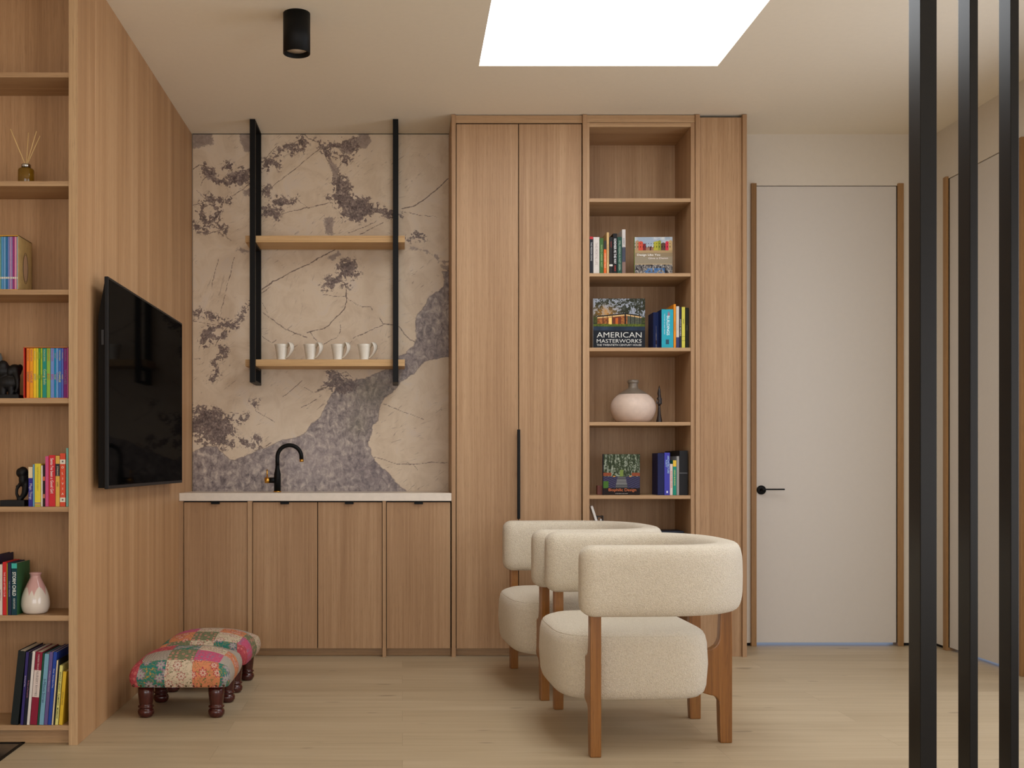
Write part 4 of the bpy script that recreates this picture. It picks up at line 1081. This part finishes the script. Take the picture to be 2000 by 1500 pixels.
def mixc(a, b, f): return a*(1-f[:, None])+b*f[:, None]
def arr(*c): return np.array([c], float)
def damn(U, V):
    n = fbm(U*100, V*80, 14, 5); n2 = vnoise(U*100, V*80, 1.8, 9); n3 = vnoise(U*100, V*80, 4.5, 19)
    c = np.tile(arr(156, 170, 186), (len(U), 1)); c = mixc(c, arr(206, 208, 206), np.clip((n-.45)*4, 0, 1))
    g = V < .70; c[g] = (172, 146, 106)
    c[(V < .60)] = (146, 128, 100); c[(V < .50)] = (150, 138, 116)
    # houses
    for u0, u1, v1, col in ((.02, .12, .92, (170, 140, 104)), (.10, .22, .90, (206, 82, 62)), (.22, .30, .84, (120, 40, 44)), (.30, .52, .76, (150, 110, 90)), (.40, .44, .76, (84, 44, 46)),
                            (.50, .70, .90, (176, 170, 60)), (.62, .70, .92, (140, 146, 52)), (.70, .82, .86, (92, 66, 56)), (.82, .90, .90, (206, 50, 74)), (.90, 1.0, .92, (190, 160, 112))):
        m = (U >= u0) & (U < u1) & (V < v1-.05*np.abs(U-(u0+u1)/2)/(u1-u0)) & (V > .66); c[m] = col
    m = (V > .70) & (V < .84) & (np.mod(U*14, 1) < .28) & (np.mod(V*11, 1) < .5) & (U < .98); c[m] = c[m]*.45
    m = (V < .31); base = np.tile(arr(96, 92, 92), (len(U), 1)); base = mixc(base, arr(176, 170, 160), np.clip((n2-.5)*4, 0, 1)); base = mixc(base, arr(40, 40, 46), np.clip((n3-.6)*6, 0, 1))
    bl = (U > .25) & (U < .8) & (V < .20) & (n3 > .35); base[bl] = base[bl]*.35+np.array((80, 136, 206))*.65
    c[m] = base[m]; m = (V < .31) & (V > .29); c[m] = (196, 170, 130)
    return c
DY = DF+.10
face_book(1239.5, 1313, 463, 1, DY, .022, 'landscape picture book with colourful houses and Design Like You lettering', damn, (176, 170, 150), edge=(150, 184, 40), rz=-.03,
    title_rows=(('Design Like You', (240, 238, 232), .37, .535, .0115, .13, .012), ('Give a Damn', (226, 214, 206), .62, .455, .0095, .115, .012)))
def amer(U, V):
    n = fbm(U*100, V*90, 11, 3, 5); n2 = .5*vnoise(U*130, V*120, 1.6, 8)+.5*vnoise(U*130, V*120, 3.4, 28); n3 = fbm(U*100, V*90, 24, 14)
    c = np.tile(arr(26, 30, 38), (len(U), 1))
    t = V > .62
    sky = mixc(np.tile(arr(150, 156, 168), (len(U), 1)), arr(44, 46, 32), np.clip((n*.55+n2*.45-.44)*9, 0, 1))
    warm = np.exp(-(((U-.22)/.2)**2+((V-.72)/.11)**2)); sky = mixc(sky, arr(196, 128, 44), np.clip(warm*(n2*1.3), 0, .85))
    c[t] = sky[t]
    m = (V > .5) & (V <= .62+.06*(n3-.5)); c[m] = mixc(np.tile(arr(30, 40, 28), (len(U), 1)), arr(90, 92, 36), n2)[m]
    # flat-roofed glass pavilion
    top = np.where(U < .63, .655+.055*(U-.1)/.53, .71-.05*(U-.63)/.3)
    bot = np.where(U < .63, .47-.0*(U), .47+.02*(U-.63)/.3)
    m = (U > .08) & (U < .93) & (V < top) & (V > bot); g = mixc(np.tile(arr(190, 124, 60), (len(U), 1)), arr(110, 60, 34), np.clip(n2*1.2, 0, 1)); c[m] = g[m]
    m2 = m & (U > .66); c[m2] = (c[m2]*.35+np.array((40, 76, 78))*.65)
    m3 = m & (V > top-.05) & (V < top-.025); c[m3] = (214, 176, 120)
    m3 = m & (V > top-.025); c[m3] = (30, 28, 28)
    m4 = m & (U > .37) & (U < .54) & (V < top-.06); c[m4] = (104, 52, 36); m4 = m & (U > .43) & (U < .48) & (V < top-.08); c[m4] = (190, 96, 40)
    m4 = m & (U > .30) & (U < .36) & (V < top-.06); c[m4] = (240, 196, 110)
    for u0 in (.19, .27, .365, .62, .72, .80, .9):
        mm = m & (np.abs(U-u0) < (.014 if u0 == .62 else .006)); c[mm] = (24, 22, 22)
    m5 = (V < .485+.01*n) & (V > .445-.02*U); c[m5] = mixc(np.tile(arr(110, 122, 40), (len(U), 1)), arr(50, 64, 24), n2)[m5]
    m6 = (V <= .44) & (V > .36); c[m6] = mixc(np.tile(arr(28, 38, 52), (len(U), 1)), arr(56, 74, 96), np.clip(n3*1.6-.5, 0, 1))[m6]
    return c
AY = DF+.05
face_book(1158.5, 1260, 583, 2, AY, .03, 'large square black picture book titled AMERICAN MASTERWORKS', amer, (30, 33, 38), edge=(206, 200, 190), nx=260, nz=240,
    title_rows=(('AMERICAN', (214, 214, 208), .5, .272, .031, .252, -.004), ('MASTERWORKS', (214, 214, 208), .5, .150, .0215, .252, -.002), ('THE TWENTIETH CENTURY HOUSE', (206, 206, 200), .5, .070, .0115, .252, .005)))
# angled thick turquoise BUILDINGS book, its navy cover seen at the left
def angled(pxc0, pxc1, ytop, shelf, yf, spine_w, depth, ang, spinecol, covercol, label, title, tcol, **k):
    z0 = RS[shelf]+.0003; h = Z(ytop, yf)-z0
    t = thing('book', label, 'book', (X(pxc0, yf), yf, z0), ang, GR)
    bm = new_bm(); bt = .0028
    box(bm, 0, bt, .0006, depth, 0, h, mi=1); box(bm, spine_w-bt, spine_w, .0006, depth, 0, h); box(bm, 0, spine_w, 0, bt, 0, h, bev=.0012)
    part('cover', bm, [cloth(spinecol), cloth(covercol)], t)
    part('pages', B(bt, spine_w-bt, bt, depth-.003, .003, h-.003), paper, t)
    for s, c, tp, sz, ml, vx in title:
        text_mesh(s, ink(c), 'title', t, sz, lambda u, v, tp=tp, vx=vx: (spine_w*vx+v, -.0006, h*(1-tp)-u), maxlen=h*ml, bold=.015)
    return t, h
tb, hb_ = angled(1292, 1315, 604, 2, DF+.025, .066, .17, -.0, (40, 162, 182), (26, 44, 92), 'thick turquoise book titled BUILDINGS with a navy cover', 
    [('BUILDINGS', (214, 236, 240), .42, .016, .5, .56), ('THE STORY OF GREAT DESIGN', (190, 226, 232), .38, .006, .6, .26), ('100', (206, 60, 70), .12, .012, .12, .62)], (255, 255, 255))
part('spine_label', B(.024, .042, -.0007, .0003, hb_*.10, hb_*.22), ink((24, 70, 92)), tb)
# navy volume standing at an angle just left of it
nv, hn = angled(1276, 1290, 610, 2, DF+.095, .03, .13, .0, (26, 40, 84), (28, 46, 96), 'navy book with a pale tower picture, left of the turquoise one', [], (0, 0, 0))
def tower(U, V):
    n = vnoise(U*40, V*80, 5, 2); c = np.tile(arr(24, 38, 82), (len(U), 1))
    m = (np.abs(U-.55) < .02+.16*np.clip(.62-V, 0, 1)) & (V < .64); c[m] = mixc(np.tile(arr(150, 150, 158), (len(U), 1)), arr(80, 76, 84), n)[m]
    m = (V < .24) & (np.abs(U-.55) < .13) & (V > .12); c[m] = (64, 44, 40)
    return c
picture(nv, .0015, .0285, .002, hn-.002, -.0016, 24, 70, tower)
RBk(1315.6, 1320.2, 594, 2, (228, 142, 34), 'tall slim orange book right of the turquoise one', d=.2, title='MODERN HOMES', tcol=(190, 96, 20), tsize=.4, tlen=.5)
RBk(1320.6, 1326.4, 598, 2, (206, 200, 190), 'white book with a navy foot', bands=((.0, .26, (40, 44, 96)),), title='CITY LIFE', tcol=(180, 174, 166), tsize=.4, tlen=.3)
RBk(1326.8, 1331.2, 600, 2, (36, 36, 54), 'slim navy book titled STATE OF THE WORLD', title='STATE OF THE WORLD', tcol=(226, 224, 214), tsize=.55, tlen=.6)
RBk(1331.5, 1338.2, 599.5, 2, (214, 206, 86), 'yellow book with black sketch lines', title='GREEN', tcol=(60, 60, 40), tsize=.36, tlen=.2, tpos=.35, bands=((.28, .285, (60, 60, 40)), (.18, .185, (60, 60, 40))))
RBk(1338.6, 1345.2, 601, 2, (34, 36, 28), 'black book at the right end beside the yellow one', title='GUIDE', tcol=(90, 92, 70), tsize=.4, tlen=.2)

# jug and figurine on shelf 3
D = 6.44; sc = D/F; z3 = RS[3]+.0003
jug = thing('jug', 'squat cream stoneware jug with a grey shoulder and neck', 'vase', (X(1236.5, D), D, z3))
def pr(*p): return [(r*sc, (823-y)*sc*1.0) for r, y in p]
bm = new_bm()
def smooth_prof(p, n=5):
    out = []
    for i in range(len(p)-1):
        a, b, c, d = p[max(i-1, 0)], p[i], p[i+1], p[min(i+2, len(p)-1)]
        for k in range(n):
            t_ = k/n
            out.append(tuple(max(0, .5*((2*b[q])+(-a[q]+c[q])*t_+(2*a[q]-5*b[q]+4*c[q]-d[q])*t_*t_+(-a[q]+3*b[q]-3*c[q]+d[q])*t_**3)) for q in (0, 1)))
    return out+[p[-1]]
body = pr((0, 823), (26, 823), (34, 818), (40.5, 808), (43.5, 797), (43, 787), (39, 777.5), (32, 770), (28.5, 767.5))
neck = pr((28.5, 767.5), (24, 764), (16, 759), (10.5, 755.5), (9.0, 751), (9.2, 746), (10.6, 744.5), (11, 742), (10.4, 740), (9, 739), (7.5, 740), (7.2, 746), (7, 752), (0, 753))
body = body[:1]+smooth_prof(body[1:]); neck = smooth_prof(neck[:-1])+neck[-1:]
pf = body+neck[1:]
lathe(bm, pf, 56, mis=[0]*(len(body)-1)+[1]*(len(neck)-1))
part('body', bm, [plain('cream_stoneware', rgb(214, 192, 176), .5, var=.06), plain('grey_glaze', rgb(122, 110, 96), .28, var=.08)], jug)
fg_ = thing('figurine', 'slender dark carved wooden figurine beside the jug', 'figurine', (X(1287.5, D-.03), D-.03, z3))
bm = new_bm(); lathe(bm, [(0, 0), (.0175, 0), (.0165, .008), (.010, .045), (.007, .085), (.006, .10), (0, .101)], 24)
part('stem', bm, plain('ebony', rgb(38, 28, 26), .3), fg_)
bm = new_bm()
tube(bm, [(0, 0, .098), (.001, 0, .112), (.004, 0, .124), (-.001, 0, .137), (.002, 0, .150), (-.001, 0, .165), (0, 0, .185), (0, 0, .212)], [.007, .013, .008, .014, .009, .010, .0075, .001], 10)
box(bm, -.016, -.010, -.003, .004, .108, .128, bev=.001); box(bm, .009, .015, -.003, .004, .105, .140, bev=.001)
part('carved_top', bm, plain('ebony', rgb(38, 28, 26), .3), fg_)

# shelf 4
def bio(U, V):
    n = vnoise(U*90, V*90, 2.4, 4); n2 = vnoise(U*160, V*30, 4, 9); n3 = fbm(U*90, V*90, 12, 8)
    c = mixc(np.tile(arr(52, 62, 40), (len(U), 1)), arr(150, 158, 140), np.clip((n*.5+n2*.5-.42)*4, 0, 1))
    c = mixc(c, arr(34, 40, 30), np.clip((np.mod(U*11, 1) < .22)*(V > .5)*1.0*np.abs(U-.5)*1.8, 0, .9))
    m = (np.abs(U-.5) < .04+.02*n3) & (V > .36) & (V < .62); c[m] = (120, 140, 70)
    k = (V < .46) & (V > .15)
    seats = k & (np.abs(U-.5) > .10+.25*(.46-V)); band = np.mod(V*22+np.abs(U-.5)*8, 1) < .55
    c[seats & band] = (74, 70, 104); c[seats & ~band] = (34, 34, 46)
    ais = k & ~seats; c[ais] = (54, 56, 60); st = ais & (np.mod(V*26, 1) < .4); c[st] = (150, 150, 148)
    m = (V < .55) & (V > .46) & (np.abs(U-.5) > .28); c[m] = (140, 72, 46)
    m = (np.abs(V-.455) < .015) & (np.abs(np.abs(U-.52)-.22) < .03); c[m] = (240, 170, 70)
    m = (U < .14) & (V < .34) & (n3 > .4); c[m] = (70, 110, 44)
    c[V < .165] = (34, 24, 22)
    return c
face_book(1178, 1250, 887, 4, DF+.07, .024, 'picture book of a forest path titled Biophilic Design', bio, (30, 26, 26), edge=(36, 52, 96), rz=.0, nx=96, nz=100,
    title_rows=(('Biophilic Design', (214, 116, 62), .52, .115, .0165, .155, 0), ('STEPHEN KELLERT', (206, 200, 190), .5, .035, .004, .13, 0)))
bb = part('small_box', B(-.013, .013, -.02, .02, 0, .052, bev=.002), plain('terracotta_box', rgb(120, 66, 54), .6)); bb.location = (X(1170, DF+.14), DF+.14, RS[4]+.0003)
tag(bb, 'small dark red box half hidden left of the forest picture book', 'box')
ab, ha = angled(1297.5, 1308, 884, 4, DF+.03, .031, .17, 0, (66, 66, 168), (24, 30, 80), 'violet blue book with pale ARCHITECTURE lettering', [('ARCHITECTURE', (170, 206, 226), .28, .010, .5, .72), ('PURITY', (160, 190, 226), .26, .009, .4, .35)], (0, 0, 0))
part('spine_label', B(.012, .020, -.0006, .0002, ha*.05, ha*.10), ink((214, 222, 236)), ab)
nb, hn2 = angled(1284.5, 1297, 885, 4, DF+.032, .0358, .14, 0, (22, 28, 74), (22, 28, 74), 'dark navy book left of the violet blue one', [], (0, 0, 0))
RBk(1308.4, 1314, 906, 4, (222, 206, 196), 'short white book with red lettering', title='ECO HOMES GUIDE', tcol=(200, 60, 50), tsize=.5, tlen=.7)
RBk(1314.4, 1321, 899, 4, (30, 140, 116), 'green book with a yellow top', bands=((.82, .998, (232, 190, 50)),), title='GREEN BUILDING', tcol=(214, 214, 120), tsize=.45, tlen=.5)
RBk(1321.4, 1326.6, 891, 4, (150, 148, 144), 'plain grey spined book left of the black binder')
RBk(1327, 1343.2, 880, 4, (28, 28, 30), 'thick black binder at the right end with a grey line', bands=((.485, .505, (90, 90, 92)),), d=.19)
RBk(1308.4, 1326, 881, 4, (24, 22, 24), 'black book standing behind the short white and green ones', yf=DF+.226, d=.12)

# shelf 5 (mostly behind the chairs)
z5 = RS[5]+.0003
wb = thing('leaning_board', 'slim white board leaning at the left end of the lowest visible shelf', 'board', (X(1193, DF+.03), DF+.03, z5), rot=(0, math.radians(-18), 0))
hW = (Z(989, DF+.03)-z5)/math.cos(math.radians(18))
part('board', B(0, .013, 0, .06, 0, hW, bev=.001), plain('white_board', rgb(216, 212, 206), .5), wb)
mb = thing('letter_rack', 'black glossy open rack beside the white frame', 'rack', (X(1172, DF+.13), DF+.13, z5))
hM = Z(1007, DF+.13)-z5
bm = new_bm()
for xx in (-.020, .012): box(bm, xx, xx+.006, -.01, .05, 0, hM, bev=.001)
box(bm, -.014, .012, -.008, .048, hM-.008, hM-.002, bev=.001); box(bm, -.014, .012, -.008, .048, 0, .006)
part('frame', bm, plain('gloss_black', rgb(18, 18, 20), .15), mb)
part('card', B(-.004, .006, -.02, -.012, 0, Z(1013, DF+.12)-z5, bev=.001), plain('white_board', rgb(216, 212, 206), .5), mb, label='white card')
bb = thing('storage_box', 'dark blue black box behind the chair backs at the right of the low shelf', 'box', (X(1305, DF+.12), DF+.12, z5))
hB = Z(1036, DF+.12)-z5
part('body', B(-.072, .072, -.06, .1, 0, hB-.012, bev=.004), cloth((30, 34, 44)), bb)
part('lid', B(-.075, .075, -.063, .103, hB-.0118, hB, bev=.003), cloth((36, 42, 54)), bb)

# ---------------------------------------------------------------- ornaments in the left bookcase
D = DL+.09; z2 = LS[2]+.0003; sc = D/F
df = thing('reed_diffuser', 'amber glass reed diffuser bottle with five reeds', 'diffuser', (X(51, D), D, z2))
gl = NT('amber_glass'); gl.b.inputs['Base Color'].default_value = rgb(150, 112, 30); gl.b.inputs['Transmission Weight'].default_value = .55
gl.b.inputs['Roughness'].default_value = .06; gl.b.inputs['IOR'].default_value = 1.45
part('bottle', lathe(new_bm(), [(0, 0), (.029, 0), (.031, .003), (.031, .062), (.028, .068), (.016, .071), (.014, .072), (0, .072)], 40), gl.m, df)
part('collar', lathe(new_bm(), [(0, .0722), (.0185, .0722), (.0185, .085), (.017, .0865), (0, .0865)], 32), plain('chrome', rgb(190, 188, 184), .15, 1.0), df)
for dx, dy, h_ in ((-.060, .01, .218), (-.054, -.02, .219), (.003, .02, .217), (.044, -.01, .214), (.050, .015, .203)):
    part('reed', tube(new_bm(), [(dx*.06, dy*.1, .0866), (dx, dy, h_)], .0016, 8), plain('rattan_reed', rgb(232, 198, 136), .7), df)
# vase with pink glaze
D = DL+.07; sc = D/F; z6 = LS[6]+.0003
vs = thing('vase', 'small white vase with pink drip glaze next to the books', 'vase', (X(69.3, D), D, z6))
t = NT('pink_drip_glaze'); tcn = t.n('ShaderNodeTexCoord'); sx = t.n('ShaderNodeSeparateXYZ'); t.l(tcn.outputs['Object'], sx.inputs[0])
ang = t.math('ARCTAN2', sx.outputs[0], sx.outputs[1])
wv = t.math('POWER', t.math('ABSOLUTE', t.math('SINE', t.math('MULTIPLY', ang, 3.2))), .7)
edge = t.math('ADD', .070, t.math('MULTIPLY', wv, .034))
m_ = t.step(t.math('SUBTRACT', sx.outputs[2], edge), -.003, .003)
t.l(t.mix(m_, rgb(222, 212, 200), rgb(206, 160, 156)), t.b.inputs['Base Color']); t.b.inputs['Roughness'].default_value = .15; t.b.inputs['Coat Weight'].default_value = .3
vp = [(0, 0), (18, 0), (23, 3), (26.6, 12), (27.2, 22), (25.5, 34), (21.5, 46), (16, 58), (12, 66), (10, 71), (10, 74), (12, 78), (11, 79), (8.5, 75), (8, 68), (0, 60)]
part('body', lathe(new_bm(), [(0, 0)]+smooth_prof([(r*sc, z*sc) for r, z in vp[1:-1]])+[(0, 60*sc)], 48), t.m, vs)

def blob(parts_, vox=.003):
    """one continuous carved surface grown from overlapping lumps"""
    bm = new_bm()
    for kind, *a in parts_:
        if kind == 'e':
            c, s = a; r_ = bmesh.ops.create_uvsphere(bm, u_segments=20, v_segments=12, radius=1)
            bmesh.ops.scale(bm, verts=r_['verts'], vec=s); bmesh.ops.translate(bm, verts=r_['verts'], vec=c)
        else: tube(bm, a[0], a[1], 12)
    return bm
stone = plain('black_carved_stone', rgb(16, 15, 16), .5, spec=.3, var=.25)
def carve(name, prt, parent):
    o = part(name, blob(prt), stone, parent, smooth=True)
    m = o.modifiers.new('carve', 'REMESH'); m.mode = 'VOXEL'; m.voxel_size = .0028; m.use_smooth_shade = True
    sm = o.modifiers.new('soften', 'SMOOTH'); sm.iterations = 2
    return o
# carved head bookend on shelf D
D = DL+.075; sc = D/F; z5_ = LS[5]+.0003
be = thing('bookend', 'black carved bookend with a curled trunk shape on a square base', 'bookend', (X(36, D), D, z5_))
part('base', B(X(7, D)-X(36, D), X(54.5, D)-X(36, D)-.001, -.04, .05, 0, .0235, bev=.001), stone, be)
q = lambda px_, py_: ((px_-36)*sc, 0, (990-py_)*sc)
carve('carving', [('e', q(45, 925), (.020, .024, .024)), ('e', q(46, 938), (.018, .022, .03)), ('t', [q(50, 930), q(51, 950), q(48, 966), q(42, 975)], [.014, .015, .012, .009]),
                  ('t', [q(42, 976), q(36, 974), q(32.5, 966), q(33, 957), q(37, 950), q(42, 944)], [.009, .007, .006, .006, .007, .008]), ('e', q(38, 925), (.012, .018, .018)),
                  ('t', [q(37, 951), q(31.5, 953)], [.005, .006]), ('t', [q(40, 972), q(38, 979)], [.010, .012])], be)
# pair of carved elephants on shelf C
z4 = LS[4]+.0003
el = thing('bookend', 'black carved elephant bookend beside the rainbow slipcase', 'bookend', (X(20, D), D, z4))
part('base', B(X(-12, D)-X(20, D), X(45, D)-X(20, D)-.002, -.045, .055, 0, .016, bev=.001), stone, el)
q = lambda px_, py_, y=0: ((px_-20)*sc, y, (777.5-py_)*sc)
carve('carving', [('e', q(4, 722), (.036, .032, .034)), ('e', q(29, 722), (.026, .026, .026)), ('e', q(8, 712, -.01), (.02, .02, .02)), ('e', q(16, 745), (.045, .03, .035)),
                  ('t', [q(33, 725, -.01), q(38, 740, -.02), q(38, 755, -.02), q(34, 765, -.018), q(31, 762, -.018)], [.015, .010, .007, .006, .004]),
                  ('e', q(23, 725, -.018), (.012, .010, .018)), ('e', q(38, 716, .01), (.010, .012, .015)),
                  ('t', [q(8, 745, -.01), q(8, 772, -.01)], [.015, .013]), ('t', [q(24, 745, -.01), q(24, 772, -.01)], [.014, .012]), ('t', [q(30, 745, .01), q(31, 772, .01)], [.014, .012]),
                  ('t', [q(0, 745), q(-2, 772)], [.018, .015])], el)
gv = thing('glass_jar', 'pale grey blue ornament behind the elephant bookend, cut by the frame', 'ornament', (X(-6, DL+.17), DL+.17, z4))
part('body', lathe(new_bm(), [(0, 0), (.018, 0), (.022, .02), (.022, .17), (.016, .188), (0, .19)], 28), plain('grey_blue_glaze', rgb(118, 132, 138), .3), gv)

bpy.context.view_layer.update()
